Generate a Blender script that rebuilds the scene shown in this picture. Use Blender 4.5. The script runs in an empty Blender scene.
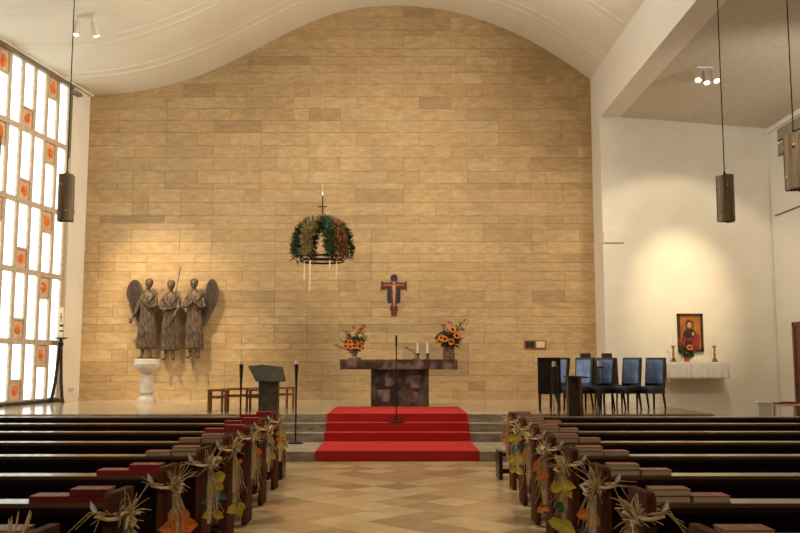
import bpy, bmesh, math, random
from mathutils import Vector, Matrix
R = math.radians
rnd = random.Random(7)
sc = bpy.context.scene
col = sc.collection

# ------------------------------------------------------------------ materials
def lin(c):
    return tuple(((v/255)/12.92 if v/255 <= .04045 else ((v/255+.055)/1.055)**2.4) for v in c)
def mat(name, rgb, rough=.5, metal=0., rgb2=None, scale=8., stretch=(1, 1, 1), bump=0., bscale=40., spec=None, coat=0., emit=None, es=0., detail=4, contrast=(.35, .65)):
    m = bpy.data.materials.new(name); m.use_nodes = True
    nt = m.node_tree; N = nt.nodes; L = nt.links
    p = N['Principled BSDF']
    p.inputs['Base Color'].default_value = (*lin(rgb), 1)
    p.inputs['Roughness'].default_value = rough
    p.inputs['Metallic'].default_value = metal
    if spec is not None: p.inputs['Specular IOR Level'].default_value = spec
    if coat: p.inputs['Coat Weight'].default_value = coat; p.inputs['Coat Roughness'].default_value = .12
    if emit:
        p.inputs['Emission Color'].default_value = (*lin(emit), 1); p.inputs['Emission Strength'].default_value = es
    tc = N.new('ShaderNodeTexCoord'); mp = N.new('ShaderNodeMapping'); L.new(tc.outputs['Object'], mp.inputs['Vector'])
    mp.inputs['Scale'].default_value = stretch
    if rgb2:
        n = N.new('ShaderNodeTexNoise'); n.inputs['Scale'].default_value = scale; n.inputs['Detail'].default_value = detail
        r = N.new('ShaderNodeValToRGB'); r.color_ramp.elements[0].position = contrast[0]; r.color_ramp.elements[1].position = contrast[1]
        r.color_ramp.elements[0].color = (*lin(rgb), 1); r.color_ramp.elements[1].color = (*lin(rgb2), 1)
        L.new(mp.outputs[0], n.inputs['Vector']); L.new(n.outputs['Fac'], r.inputs['Fac']); L.new(r.outputs['Color'], p.inputs['Base Color'])
    if bump:
        n2 = N.new('ShaderNodeTexNoise'); n2.inputs['Scale'].default_value = bscale; n2.inputs['Detail'].default_value = 5
        b = N.new('ShaderNodeBump'); b.inputs['Strength'].default_value = bump; b.inputs['Distance'].default_value = .01
        L.new(mp.outputs[0], n2.inputs['Vector']); L.new(n2.outputs['Fac'], b.inputs['Height']); L.new(b.outputs[0], p.inputs['Normal'])
    return m

def stone_wall_mat():
    m = mat('sandstone_blocks', (205, 170, 118), .75)
    nt = m.node_tree; N = nt.nodes; L = nt.links; p = N['Principled BSDF']
    a = N.new('ShaderNodeAttribute'); a.attribute_name = 'tint'
    tc = N.new('ShaderNodeTexCoord'); mp = N.new('ShaderNodeMapping'); mp.inputs['Scale'].default_value = (1.1, 1, 3.2)
    L.new(tc.outputs['Object'], mp.inputs['Vector'])
    ad = N.new('ShaderNodeVectorMath'); ad.operation = 'ADD'; L.new(mp.outputs[0], ad.inputs[0])
    sc_ = N.new('ShaderNodeVectorMath'); sc_.operation = 'SCALE'; sc_.inputs['Scale'].default_value = 60
    L.new(a.outputs['Color'], sc_.inputs[0]); L.new(sc_.outputs[0], ad.inputs[1])
    n = N.new('ShaderNodeTexNoise'); n.inputs['Scale'].default_value = 3.2; n.inputs['Detail'].default_value = 10; n.inputs['Roughness'].default_value = .7
    L.new(ad.outputs[0], n.inputs['Vector'])
    mr = N.new('ShaderNodeMapRange'); mr.inputs['From Min'].default_value = .3; mr.inputs['From Max'].default_value = .7
    mr.inputs['To Min'].default_value = .72; mr.inputs['To Max'].default_value = 1.16
    L.new(n.outputs['Fac'], mr.inputs['Value'])
    n3 = N.new('ShaderNodeTexNoise'); n3.inputs['Scale'].default_value = 9; n3.inputs['Detail'].default_value = 12; n3.inputs['Roughness'].default_value = .8
    L.new(tc.outputs['Object'], n3.inputs['Vector'])
    m3 = N.new('ShaderNodeMapRange'); m3.inputs['From Min'].default_value = .3; m3.inputs['From Max'].default_value = .7
    m3.inputs['To Min'].default_value = .9; m3.inputs['To Max'].default_value = 1.1; L.new(n3.outputs['Fac'], m3.inputs['Value'])
    n4 = N.new('ShaderNodeTexNoise'); n4.inputs['Scale'].default_value = .45; L.new(tc.outputs['Object'], n4.inputs['Vector'])
    m4 = N.new('ShaderNodeMapRange'); m4.inputs['From Min'].default_value = .35; m4.inputs['From Max'].default_value = .65
    m4.inputs['To Min'].default_value = .92; m4.inputs['To Max'].default_value = 1.05; L.new(n4.outputs['Fac'], m4.inputs['Value'])
    x1 = N.new('ShaderNodeMath'); x1.operation = 'MULTIPLY'; L.new(mr.outputs[0], x1.inputs[0]); L.new(m3.outputs[0], x1.inputs[1])
    x2 = N.new('ShaderNodeMath'); x2.operation = 'MULTIPLY'; L.new(x1.outputs[0], x2.inputs[0]); L.new(m4.outputs[0], x2.inputs[1])
    mul = N.new('ShaderNodeVectorMath'); mul.operation = 'SCALE'
    L.new(a.outputs['Color'], mul.inputs[0]); L.new(x2.outputs[0], mul.inputs['Scale']); L.new(mul.outputs[0], p.inputs['Base Color'])
    b = N.new('ShaderNodeBump'); b.inputs['Strength'].default_value = .25; b.inputs['Distance'].default_value = .01
    L.new(n.outputs['Fac'], b.inputs['Height']); L.new(b.outputs[0], p.inputs['Normal'])
    return m

def tile_mat(name, cols, size, rot, rough, vein=.12):
    m = mat(name, cols[0], rough); nt = m.node_tree; N = nt.nodes; L = nt.links; p = N['Principled BSDF']
    tc = N.new('ShaderNodeTexCoord'); mp = N.new('ShaderNodeMapping')
    mp.inputs['Rotation'].default_value = (0, 0, rot); mp.inputs['Scale'].default_value = (1/size[0], 1/size[1], 1)
    L.new(tc.outputs['Object'], mp.inputs['Vector'])
    fl = N.new('ShaderNodeVectorMath'); fl.operation = 'FLOOR'; L.new(mp.outputs[0], fl.inputs[0])
    sx = N.new('ShaderNodeSeparateXYZ'); L.new(fl.outputs[0], sx.inputs[0])
    cb = N.new('ShaderNodeCombineXYZ'); L.new(sx.outputs[0], cb.inputs[0]); L.new(sx.outputs[1], cb.inputs[1])
    wn = N.new('ShaderNodeTexWhiteNoise'); wn.noise_dimensions = '2D'; L.new(cb.outputs[0], wn.inputs['Vector'])
    r = N.new('ShaderNodeValToRGB'); r.color_ramp.interpolation = 'CONSTANT'
    els = r.color_ramp.elements
    els[0].color = (*lin(cols[0]), 1); els[1].color = (*lin(cols[1]), 1); els[1].position = 1/len(cols)
    for i, c in enumerate(cols[2:]):
        e = els.new((i+2)/len(cols)); e.color = (*lin(c), 1)
    L.new(wn.outputs['Value'], r.inputs['Fac'])
    n = N.new('ShaderNodeTexNoise'); n.inputs['Scale'].default_value = 3.5; n.inputs['Detail'].default_value = 8
    L.new(tc.outputs['Object'], n.inputs['Vector'])
    mr = N.new('ShaderNodeMapRange'); mr.inputs['From Min'].default_value = .3; mr.inputs['From Max'].default_value = .7
    mr.inputs['To Min'].default_value = 1-vein; mr.inputs['To Max'].default_value = 1+vein; L.new(n.outputs['Fac'], mr.inputs['Value'])
    # joints
    fr = N.new('ShaderNodeVectorMath'); fr.operation = 'FRACTION'; L.new(mp.outputs[0], fr.inputs[0])
    s2 = N.new('ShaderNodeSeparateXYZ'); L.new(fr.outputs[0], s2.inputs[0])
    mn = N.new('ShaderNodeMath'); mn.operation = 'MINIMUM'; L.new(s2.outputs[0], mn.inputs[0]); L.new(s2.outputs[1], mn.inputs[1])
    gt = N.new('ShaderNodeMapRange'); gt.inputs['From Min'].default_value = .006; gt.inputs['From Max'].default_value = .014
    gt.inputs['To Min'].default_value = .75; gt.inputs['To Max'].default_value = 1; L.new(mn.outputs[0], gt.inputs['Value'])
    mm = N.new('ShaderNodeMath'); mm.operation = 'MULTIPLY'; L.new(mr.outputs[0], mm.inputs[0]); L.new(gt.outputs[0], mm.inputs[1])
    mul = N.new('ShaderNodeVectorMath'); mul.operation = 'SCALE'; L.new(r.outputs['Color'], mul.inputs[0]); L.new(mm.outputs[0], mul.inputs['Scale'])
    L.new(mul.outputs[0], p.inputs['Base Color'])
    return m

M = {}
M['stone'] = stone_wall_mat()
M['plaster'] = mat('warm_white_plaster', (236, 228, 210), .85, rgb2=(230, 221, 202), scale=1.5, bump=.05, bscale=60)
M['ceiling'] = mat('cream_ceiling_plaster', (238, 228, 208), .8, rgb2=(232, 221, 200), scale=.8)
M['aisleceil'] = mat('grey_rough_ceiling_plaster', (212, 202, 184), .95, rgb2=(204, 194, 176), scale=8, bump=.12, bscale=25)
M['beam'] = mat('smooth_white_beam_paint', (236, 228, 214), .7)
M['floor'] = tile_mat('diagonal_marble_tiles', [(198, 172, 128), (186, 158, 116), (206, 182, 140), (168, 142, 106), (192, 156, 114), (203, 178, 136), (182, 158, 122)], (.42, .42), R(45), .22)
M['chancel'] = tile_mat('polished_chancel_stone', [(196, 176, 146), (188, 168, 138), (202, 184, 156)], (1.2, .8), 0, .13, .08)
M['step'] = mat('grey_step_stone', (176, 162, 140), .45, rgb2=(136, 124, 106), scale=5, stretch=(1, 1, 3), detail=8)
M['steptop'] = mat('step_tread_stone', (176, 160, 134), .35, rgb2=(150, 134, 110), scale=4)
M['carpet'] = mat('red_carpet', (190, 56, 52), .95, rgb2=(180, 48, 46), scale=60, bump=.3, bscale=300, spec=.1)
M['lattice'] = mat('beige_concrete_lattice', (206, 186, 160), .85, rgb2=(184, 164, 138), scale=12, bump=.1)
M['pane'] = mat('daylit_frosted_pane', (235, 242, 240), .4, emit=(222, 242, 244), es=1.9)
M['amber'] = mat('amber_glass_chunk', (222, 128, 56), .3, rgb2=(150, 66, 24), scale=9, emit=(226, 112, 44), es=.25, detail=6)
M['amberframe'] = mat('rough_concrete_panel', (232, 198, 164), .9, rgb2=(208, 168, 132), scale=18, bump=.3)
M['steel'] = mat('dark_steel', (70, 68, 60), .45, .5)
M['railgrey'] = mat('grey_green_metal', (128, 120, 100), .5, .2)
M['pew'] = mat('dark_stained_wood', (44, 16, 12), .35, rgb2=(26, 10, 8), scale=5, stretch=(.3, 3, 3), coat=.1)
M['pewend'] = mat('brown_pew_end_wood', (106, 60, 34), .75, spec=.15, rgb2=(74, 38, 20), scale=6, stretch=(3, 3, .4))
M['pewtop'] = mat('polished_rail_wood', (112, 82, 58), .28, rgb2=(98, 70, 48), scale=4, stretch=(.3, 3, 3), coat=.25)
M['bookcover'] = mat('maroon_book_cover', (128, 40, 38), .5, rgb2=(112, 32, 32), scale=9)
M['bookcover2'] = mat('faded_red_book_cover', (148, 78, 66), .5, rgb2=(134, 68, 58), scale=9)
M['bookcover3'] = mat('bright_red_book_cover', (150, 38, 38), .5)
M['pages'] = mat('book_pages', (206, 190, 152), .9, rgb2=(186, 170, 132), scale=30, stretch=(.2, .2, 8))
M['gilt'] = mat('pale_gilt_line', (196, 130, 84), .5)
M['altar'] = mat('dark_brown_marble', (74, 56, 48), .2, rgb2=(150, 130, 118), scale=5, detail=10, contrast=(.42, .75))
M['altarblock'] = mat('polished_black_marble', (58, 48, 44), .07, rgb2=(122, 106, 98), scale=3, detail=10, contrast=(.45, .8))
M['bronze'] = mat('weathered_bronze', (112, 90, 68), .5, .3, rgb2=(52, 40, 31), scale=7, stretch=(3, 3, 1), bump=.4, bscale=30)
M['wingbronze'] = mat('dark_ribbed_bronze', (92, 76, 60), .5, .25, rgb2=(56, 44, 34), scale=12, stretch=(4, 1, 1), bump=.6, bscale=25)
M['limestone'] = mat('pale_limestone', (206, 194, 174), .6, rgb2=(184, 172, 150), scale=5)
M['iron'] = mat('black_wrought_iron', (34, 30, 26), .45, .5)
M['darkiron'] = mat('brown_black_iron', (48, 36, 28), .4, .4, rgb2=(64, 46, 34), scale=10)
M['wax'] = mat('ivory_candle_wax', (240, 228, 200), .5)
M['whitewax'] = mat('white_candle_wax', (244, 240, 230), .5)
M['leather'] = mat('black_leather', (34, 26, 26), .35, rgb2=(26, 20, 20), scale=20)
M['blue'] = mat('blue_sheened_upholstery', (86, 118, 184), .3, rgb2=(146, 172, 218), scale=5, contrast=(.35, .7))  # window sheen on dark leather, painted into the colour
M['seatblue'] = mat('dark_blue_grey_seat', (58, 66, 84), .35)
M['brownwood'] = mat('warm_brown_wood', (156, 98, 60), .45, rgb2=(124, 74, 44), scale=6, stretch=(1, 1, .4))
M['redwood'] = mat('red_brown_wood', (66, 28, 20), .45)
M['lectern'] = mat('grey_black_stone', (50, 44, 37), .55, rgb2=(82, 73, 60), scale=8, detail=8)
M['cloth'] = mat('white_altar_cloth', (232, 224, 214), .8, rgb2=(222, 214, 204), scale=14, bump=.1)
M['brass'] = mat('aged_brass', (168, 128, 74), .3, .9)
M['pewter'] = mat('grey_pewter', (96, 82, 66), .35, .8)
M['terracotta'] = mat('orange_terracotta', (206, 106, 44), .7)
M['wicker'] = mat('brown_wicker', (140, 106, 74), .9, rgb2=(88, 62, 42), scale=22, stretch=(1, 1, 3), contrast=(.45, .55))
M['vase'] = mat('pink_brown_glass_vase', (150, 112, 92), .25)
M['foliage'] = mat('green_foliage', (78, 112, 52), .7, rgb2=(46, 74, 36), scale=20)
M['darkfoliage'] = mat('dark_fir_foliage', (66, 88, 48), .8, rgb2=(36, 54, 28), scale=20)
M['wheat'] = mat('dry_wheat', (158, 136, 84), .85, rgb2=(112, 98, 58), scale=25)
M['berries'] = mat('orange_brown_berries', (166, 118, 74), .7, rgb2=(110, 74, 46), scale=18)
M['petal'] = mat('orange_petals', (236, 142, 36), .6, rgb2=(224, 112, 30), scale=15)
M['salmon'] = mat('salmon_blossom', (226, 108, 78), .6, rgb2=(206, 84, 62), scale=15)
M['seed'] = mat('dark_flower_centre', (44, 26, 18), .9)
M['stem'] = mat('green_stem', (84, 110, 58), .7)
M['ribbon'] = mat('cream_ribbon', (226, 206, 164), .6)
M['raffia'] = mat('straw_raffia', (240, 218, 180), .8, rgb2=(214, 184, 136), scale=20, stretch=(1, 1, 3))
M['raffiadark'] = mat('brown_raffia_strands', (222, 194, 150), .85, rgb2=(180, 146, 100), scale=30)
M['orangefelt'] = mat('orange_felt', (238, 146, 62), .85, rgb2=(226, 122, 44), scale=12)
M['yellowfelt'] = mat('yellow_green_felt', (228, 204, 72), .85, rgb2=(204, 184, 58), scale=12)
M['bluefelt'] = mat('blue_felt', (70, 104, 124), .85)
M['greenfelt'] = mat('green_felt', (60, 104, 74), .85)
M['white'] = mat('white_paint', (232, 230, 222), .5)
M['whitepetal'] = mat('white_ribbon', (236, 234, 226), .6)
M['lampmetal'] = mat('brushed_bronze_sheet', (206, 182, 146), .45, .05, rgb2=(120, 98, 72), scale=9, stretch=(14, 14, .2), contrast=(.3, .7))
M['rivet'] = mat('pale_rivet_hole', (216, 206, 184), .5)
M['frost'] = mat('frosted_lamp_glass', (200, 196, 180), .5)
M['lampglow'] = mat('lit_spot_lens', (255, 246, 226), .4, emit=(255, 240, 214), es=7.0)
M['silver'] = mat('pale_grey_spot_housing', (206, 196, 180), .4, .2)
M['gold'] = mat('gold_leaf_ground', (190, 128, 56), .4, .3, rgb2=(166, 100, 44), scale=7)
M['iconred'] = mat('icon_red_paint', (164, 48, 34), .5, rgb2=(128, 34, 28), scale=8)
M['icondark'] = mat('icon_dark_robe', (58, 26, 30), .5)
M['skin'] = mat('icon_flesh_paint', (196, 142, 96), .6)
M['frame'] = mat('dark_brown_frame', (66, 38, 26), .4)
M['crossred'] = mat('cross_red_brown_paint', (112, 42, 30), .5, rgb2=(84, 32, 26), scale=14)
M['crossblue'] = mat('cross_blue_black_paint', (28, 38, 44), .5)
M['door'] = mat('brown_door_wood', (126, 72, 48), .5, rgb2=(104, 58, 38), scale=5, stretch=(1, 1, .3))
M['black'] = mat('dull_black', (22, 20, 18), .6)
M['nicheblock'] = mat('cream_switch_plate', (214, 196, 158), .5)
M['redthing'] = mat('red_cloth', (170, 52, 40), .8)

# ------------------------------------------------------------------ mesh builder
class MB:
    def __init__(s): s.bm = bmesh.new()
    def _cap(s, vs):
        try: s.bm.faces.new(vs)
        except Exception: pass
    def box(s, x0, y0, z0, x1, y1, z1, mtx=None, bev=0):
        b2 = bmesh.new(); bmesh.ops.create_cube(b2, size=1)
        for v in b2.verts:
            v.co = Vector(((x0+x1)/2+v.co.x*(x1-x0), (y0+y1)/2+v.co.y*(y1-y0), (z0+z1)/2+v.co.z*(z1-z0)))
        if bev: bmesh.ops.bevel(b2, geom=b2.edges[:], offset=bev, segments=2, affect='EDGES', profile=.5)
        if mtx: bmesh.ops.transform(b2, matrix=mtx, verts=b2.verts)
        s._merge(b2); return s
    def _merge(s, b2):
        me = bpy.data.meshes.new('t'); b2.to_mesh(me); b2.free(); s.bm.from_mesh(me); bpy.data.meshes.remove(me)
    def tube(s, pts, rad, n=8, flat=None):
        pts = [Vector(p) for p in pts]
        if not isinstance(rad, (list, tuple)): rad = [rad]*len(pts)
        rings = []; up = None
        for i, p in enumerate(pts):
            d = (pts[min(i+1, len(pts)-1)]-pts[max(i-1, 0)])
            if d.length < 1e-9: d = Vector((0, 0, 1))
            d.normalize()
            if up is None: up = Vector((0, 0, 1)) if abs(d.z) < .9 else Vector((0, 1, 0))
            a = d.cross(up).normalized(); b = a.cross(d).normalized(); up = b
            r = rad[i]; fb = r*(flat or 1)
            rings.append([s.bm.verts.new(p+a*math.cos(2*math.pi*k/n)*r+b*math.sin(2*math.pi*k/n)*fb) for k in range(n)])
        for i in range(len(rings)-1):
            for k in range(n):
                s.bm.faces.new((rings[i][k], rings[i][(k+1) % n], rings[i+1][(k+1) % n], rings[i+1][k]))
        s._cap(rings[0][::-1]); s._cap(rings[-1]); return s
    def strip(s, pts, w, side, t=.002):
        """a band with a width direction and thickness"""
        pts = [Vector(p) for p in pts]; side = Vector(side).normalized(); q = []
        for i, p in enumerate(pts):
            d = (pts[min(i+1, len(pts)-1)]-pts[max(i-1, 0)]).normalized()
            nn = d.cross(side).normalized()
            q.append([s.bm.verts.new(p+side*w/2*a+nn*t/2*b) for a, b in ((-1, -1), (1, -1), (1, 1), (-1, 1))])
        for i in range(len(q)-1):
            for k in range(4): s.bm.faces.new((q[i][k], q[i][(k+1) % 4], q[i+1][(k+1) % 4], q[i+1][k]))
        s._cap(q[0][::-1]); s._cap(q[-1]); return s
    def lathe(s, prof, c=(0, 0, 0), n=24):
        c = Vector(c); rings = []
        for r, z in prof:
            rings.append([s.bm.verts.new(c+Vector((r*math.cos(2*math.pi*k/n), r*math.sin(2*math.pi*k/n), z))) for k in range(n)])
        for i in range(len(rings)-1):
            for k in range(n): s.bm.faces.new((rings[i][k], rings[i][(k+1) % n], rings[i+1][(k+1) % n], rings[i+1][k]))
        s._cap(rings[0][::-1]); s._cap(rings[-1]); return s
    def ell(s, c, r, mtx=None, n=12):
        b2 = bmesh.new(); bmesh.ops.create_uvsphere(b2, u_segments=n, v_segments=max(6, n*2//3), radius=1)
        if not isinstance(r, (tuple, list)): r = (r, r, r)
        for v in b2.verts: v.co = Vector((v.co.x*r[0], v.co.y*r[1], v.co.z*r[2]))
        if mtx: bmesh.ops.transform(b2, matrix=mtx, verts=b2.verts)
        for v in b2.verts: v.co += Vector(c)
        s._merge(b2); return s
    def prism(s, poly, a0, a1, axis='y'):
        def P(p, a): return {'y': (p[0], a, p[1]), 'x': (a, p[0], p[1]), 'z': (p[0], p[1], a)}[axis]
        A = [s.bm.verts.new(P(p, a0)) for p in poly]; B = [s.bm.verts.new(P(p, a1)) for p in poly]
        n = len(poly)
        for k in range(n): s.bm.faces.new((A[k], A[(k+1) % n], B[(k+1) % n], B[k]))
        s._cap(A[::-1]); s._cap(B); return s
    def leaf(s, p, d, up, L, w, fold=.25):
        p = Vector(p); d = Vector(d).normalized(); up = Vector(up)
        a = d.cross(up)
        if a.length < 1e-3: a = d.cross(Vector((1, .3, 0)))
        a.normalize(); n = a.cross(d)
        pts = [(0, 0), (.3, .8), (.65, 1), (1, 0)]
        c0 = s.bm.verts.new(p); c1 = s.bm.verts.new(p+d*L*.5-n*L*.04); c2 = s.bm.verts.new(p+d*L-n*L*.1)
        for sg in (-1, 1):
            m1 = s.bm.verts.new(p+d*L*.28+a*sg*w*.42+n*w*fold); m2 = s.bm.verts.new(p+d*L*.66+a*sg*w*.42+n*(w*fold-L*.05))
            s.bm.faces.new((c0, m1, c1)); s.bm.faces.new((m1, m2, c1)); s.bm.faces.new((m2, c2, c1))
        return s
    def build(s, name, m, parent=None, loc=None, smooth=False, bev=0, seg=2):
        bmesh.ops.recalc_face_normals(s.bm, faces=s.bm.faces)
        me = bpy.data.meshes.new(name); s.bm.to_mesh(me); s.bm.free()
        if smooth:
            for p in me.polygons: p.use_smooth = True
            try: me.set_sharp_from_angle(angle=R(40))
            except Exception: pass
        o = bpy.data.objects.new(name, me); col.objects.link(o)
        me.materials.append(M[m] if isinstance(m, str) else m)
        if parent: o.parent = parent
        if loc: o.location = loc
        if bev:
            b = o.modifiers.new('bevel', 'BEVEL'); b.width = bev; b.segments = seg; b.limit_method = 'ANGLE'; b.angle_limit = R(40)
        return o

def tag(o, label=None, cat=None, group=None, kind=None):
    if label: o['label'] = label
    if cat: o['category'] = cat
    if group: o['group'] = group
    if kind: o['kind'] = kind
    return o
def thing(name, label, cat, loc=(0, 0, 0), rz=0, group=None):
    o = bpy.data.objects.new(name, None); o.empty_display_size = .1; col.objects.link(o)
    o.location = loc; o.rotation_euler = (0, 0, rz); tag(o, label, cat, group); return o
def struct(o, label=None):
    o['kind'] = 'structure'
    if label: o['label'] = label
    return o
def copy_tree(o, parent=None, loc=None, rz=None):
    c = o.copy(); col.objects.link(c); c.parent = parent
    if loc is not None: c.location = loc
    if rz is not None: c.rotation_euler = (0, 0, rz)
    for ch in list(o.children): copy_tree(ch, c)
    return c
def rot(ax, a, c=(0, 0, 0)):
    c = Vector(c); return Matrix.Translation(c) @ Matrix.Rotation(a, 4, ax) @ Matrix.Translation(-c)

# ------------------------------------------------------------------ setting
WY = 21.70      # stone wall plane
K = .14         # skew of the window wall
ST = .58        # chancel level
X0 = 4.9        # nave side of the beam
CY = 20.75      # chapel back wall plane
XR = 9.0        # right wall
YB = -6.0       # wall behind the camera
prof = [(-12.4, 8.30), (-9, 8.24), (-7.83, 8.24), (-7.32, 8.27), (-6.82, 8.32), (-6.31, 8.40), (-5.81, 8.52), (-5.05, 8.77), (-4.42, 9.04), (-3.79, 9.37), (-3.15, 9.73), (-2.52, 10.06), (-1.88, 10.34), (-1.24, 10.52), (-.75, 10.6), (-.2, 10.63), (.44, 10.61), (1.34, 10.49), (2.10, 10.27), (2.87, 9.95), (3.4, 9.69), (3.89, 9.39), (4.39, 9.05), (4.92, 8.66)]
def cz(x):
    for (a, b), (c, d) in zip(prof, prof[1:]):
        if a <= x <= c: return b+(d-b)*(x-a)/(c-a)
    return prof[-1][1]
xs = [prof[0][0]+(prof[-1][0]-prof[0][0])*i/160 for i in range(161)]
def smz(x):
    return sum(cz(min(max(x+d, -12.4), 4.92))*w for d, w in ((-.3, 1), (-.15, 2), (0, 3), (.15, 2), (.3, 1)))/9 if x < 4.5 else cz(x)

# ceiling: waved vault
m = MB(); P = [(x, smz(x)) for x in xs]
poly = P+[(4.92, 11.2), (-12.4, 11.2)]
A = []
for Y in (YB-.2, WY+.3): A.append([m.bm.verts.new((x, Y, z)) for x, z in P])
for i in range(160): m.bm.faces.new((A[0][i], A[0][i+1], A[1][i+1], A[1][i]))
Tt = [[m.bm.verts.new((x, Y, 11.3)) for x in (-12.4, 4.92)] for Y in (YB-.2, WY+.3)]
m.bm.faces.new((Tt[0][0], Tt[0][1], Tt[1][1], Tt[1][0]))
# paired ribs following the vault
for Y in (20.0, 18.1, 16.2, 14.3, 12.4, 10.5, 8.6, 6.7, 4.8):
    for dy in (0, .33):
        B = []
        for yy, dz in ((Y+dy-.07, .01), (Y+dy-.035, -.014), (Y+dy+.035, -.014), (Y+dy+.07, .01)):
            B.append([m.bm.verts.new((x, yy, z+dz)) for x, z in P])
        for q in range(3):
            for i in range(160): m.bm.faces.new((B[q][i], B[q][i+1], B[q+1][i+1], B[q+1][i]))
struct(m.build('ceiling', 'ceiling', smooth=True), 'cream plaster vault waved like a bell curve')

# sandstone wall in irregular courses
def stone_wall():
    m = MB(); lay = m.bm.loops.layers.float_color.new('tint')
    pal = [(210, 178, 128), (206, 173, 121), (213, 183, 135), (203, 168, 116), (210, 175, 121), (215, 187, 141), (196, 162, 112), (208, 179, 132), (210, 174, 122), (208, 177, 127)]
    rr = random.Random(11); z = .0
    base = []
    def fc(vs, c):
        f = m.bm.faces.new(vs)
        for l in f.loops: l[lay] = (*lin(c), 1)
    xa, xb = -7.86, X0+.02
    bk = [m.bm.verts.new(v) for v in ((xa, WY+.03, 0), (xb, WY+.03, 0), (xb, WY+.03, 10.9), (xa, WY+.03, 10.9))]
    fc(bk, (182, 150, 106))
    mod = .80
    while z < 10.8:
        h = rr.choice([.15, .19, .22, .27, .31, .34])
        x = xa; off = rr.choice([0, .5])*mod
        edges = [xa]; xx = xa+off if off else xa+mod*rr.choice([1, 1.5])
        while xx < xb-.25:
            edges.append(xx); xx += mod*rr.choice([1, 1, 1.5, 1, 2, .5])
        edges.append(xb); g = .004
        tone = rr.uniform(.98, 1.02)
        for a, b in zip(edges, edges[1:]):
            zt = z+h-g; zl = min(zt, cz(min(max((a+b)/2, -12), 4.9))+.35)
            if z > zl-.02: continue
            c = rr.choice(pal); c = tuple(v*.5+w_*.5 for v, w_ in zip(c, (207, 174, 124))); k = tone*rr.uniform(.975, 1.02)*(rr.uniform(.88, .94) if rr.random() < .04 else 1); c = tuple(min(255, v*k*f_) for v, f_ in zip(c, (.915, .905, .90)))
            y = WY+rr.uniform(-.003, .003)
            q = [m.bm.verts.new(v) for v in ((a+g, y, z+g), (b-g, y, z+g), (b-g, y, zl), (a+g, y, zl))]
            fc(q, c)
            q2 = [m.bm.verts.new(v) for v in ((a, y+.012, z), (b, y+.012, z), (b, y+.012, zl+g), (a, y+.012, zl+g))]
            for i in range(4): fc((q[i], q2[i], q2[(i+1) % 4], q[(i+1) % 4]), c)
        z += h
    me = bpy.data.meshes.new('wall_back'); m.bm.to_mesh(me); m.bm.free()
    o = bpy.data.objects.new('wall_back', me); col.objects.link(o); me.materials.append(M['stone'])
    return o
struct(stone_wall(), 'back wall of tan sandstone blocks in irregular courses')

# nave floor, chancel, steps
struct(MB().box(-12.6, YB-.2, -.2, XR+.2, WY+.3, 0).build('floor', 'floor'), 'nave floor of beige diagonal marble tiles')
SX = 5.68
s_y = (13.68, 15.32, 15.62, 15.92); rs = .145
xl = -8.9
struct(MB().box(-8.72, s_y[3]+.004, .0, SX, WY+.02, ST).build('floor_chancel', 'chancel'), 'polished pale stone chancel floor')
m = MB()
for i in range(4):
    y1 = s_y[i+1] if i < 3 else s_y[3]+.35
    m.box(xl+.1, s_y[i], .0 if i == 0 else rs*i-.01, SX+.001, (s_y[3]+.003), rs*(i+1)-(.0 if i < 3 else .0))
struct(m.build('chancel_steps', 'step', bev=.006), 'four grey stone steps up to the chancel')
struct(MB().box(-8.74, WY-.05, ST, -7.6, WY-.02, ST+.05).build('baseboard_back', 'steptop'))

# window wall (skewed) ------------------------------------------------
# local frame: u runs from the far corner towards the camera, n points into the room
cw = 1/math.sqrt(1+K*K)
U = Vector((-K*cw, -cw, 0)); Nn = Vector((cw, -K*cw, 0)); O = Vector((-7.82, WY, 0))
wm = Matrix(((U.x, Nn.x, 0, O.x), (U.y, Nn.y, 0, O.y), (U.z, Nn.z, 1, 0), (0, 0, 0, 1)))
def wallobj(mb, name, mt, parent=None, **k):
    o = mb.build(name, mt, parent, **k)
    if not parent: o.matrix_world = wm
    return o
Lw = 28.2
u0 = (WY-20.70)/cw           # first glass column starts here
m = MB(); m.box(-.02, -.3, 0, u0-.10, 0, 8.4); m.box(u0-.1, -.3, 0, Lw, 0, .60); m.box(u0-.1, -.3, 8.17, Lw, .0, 8.5)
m.box(1.0+21*.49, -.3, .6, Lw, 0, 8.2)  # unseen blank wall, ends the window early to keep light off the risers
struct(wallobj(m, 'wall_left', 'plaster'), 'plaster strip and sill around the window lattice')
pitch = .49/cw; ncol = 21
rows = [.63, 1.95, 3.49, 5.01, 6.62, 8.17]
win = bpy.data.objects.new('window_1', None); col.objects.link(win); win.matrix_world = wm; struct(win, 'tall concrete lattice window of white panes and amber blocks')
m = MB(); pane = MB()
uend = u0+ncol*pitch
for i in range(ncol+1):
    u = u0+i*pitch; m.box(u-.055, -.12, rows[0], u+.055, .0, rows[-1])
for z in rows: m.box(u0-.02, -.12, z-.06, uend+.02, .012, z+.06)
blocks = []
for r in range(5):
    for c in range(ncol):
        a = u0+c*pitch+.055; b = u0+(c+1)*pitch-.055; z0 = rows[r]+.06; z1 = rows[r+1]-.06; k = c % 4
        if k == 1: m.box(a, -.12, z1-.50, b, .0, z1-.455); blocks.append((a, b, z1-.455, z1, c)); z1 -= .50
        if k == 3: m.box(a, -.12, z0+.40, b, .0, z0+.445); blocks.append((a, b, z0, z0+.40, c)); z0 += .445
        pane.box(a, -.075, z0, b, -.05, z1)
m.build('lattice', 'lattice', win); pane.build('pane', 'pane', win)
restf = MB(); rests = MB()
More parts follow.
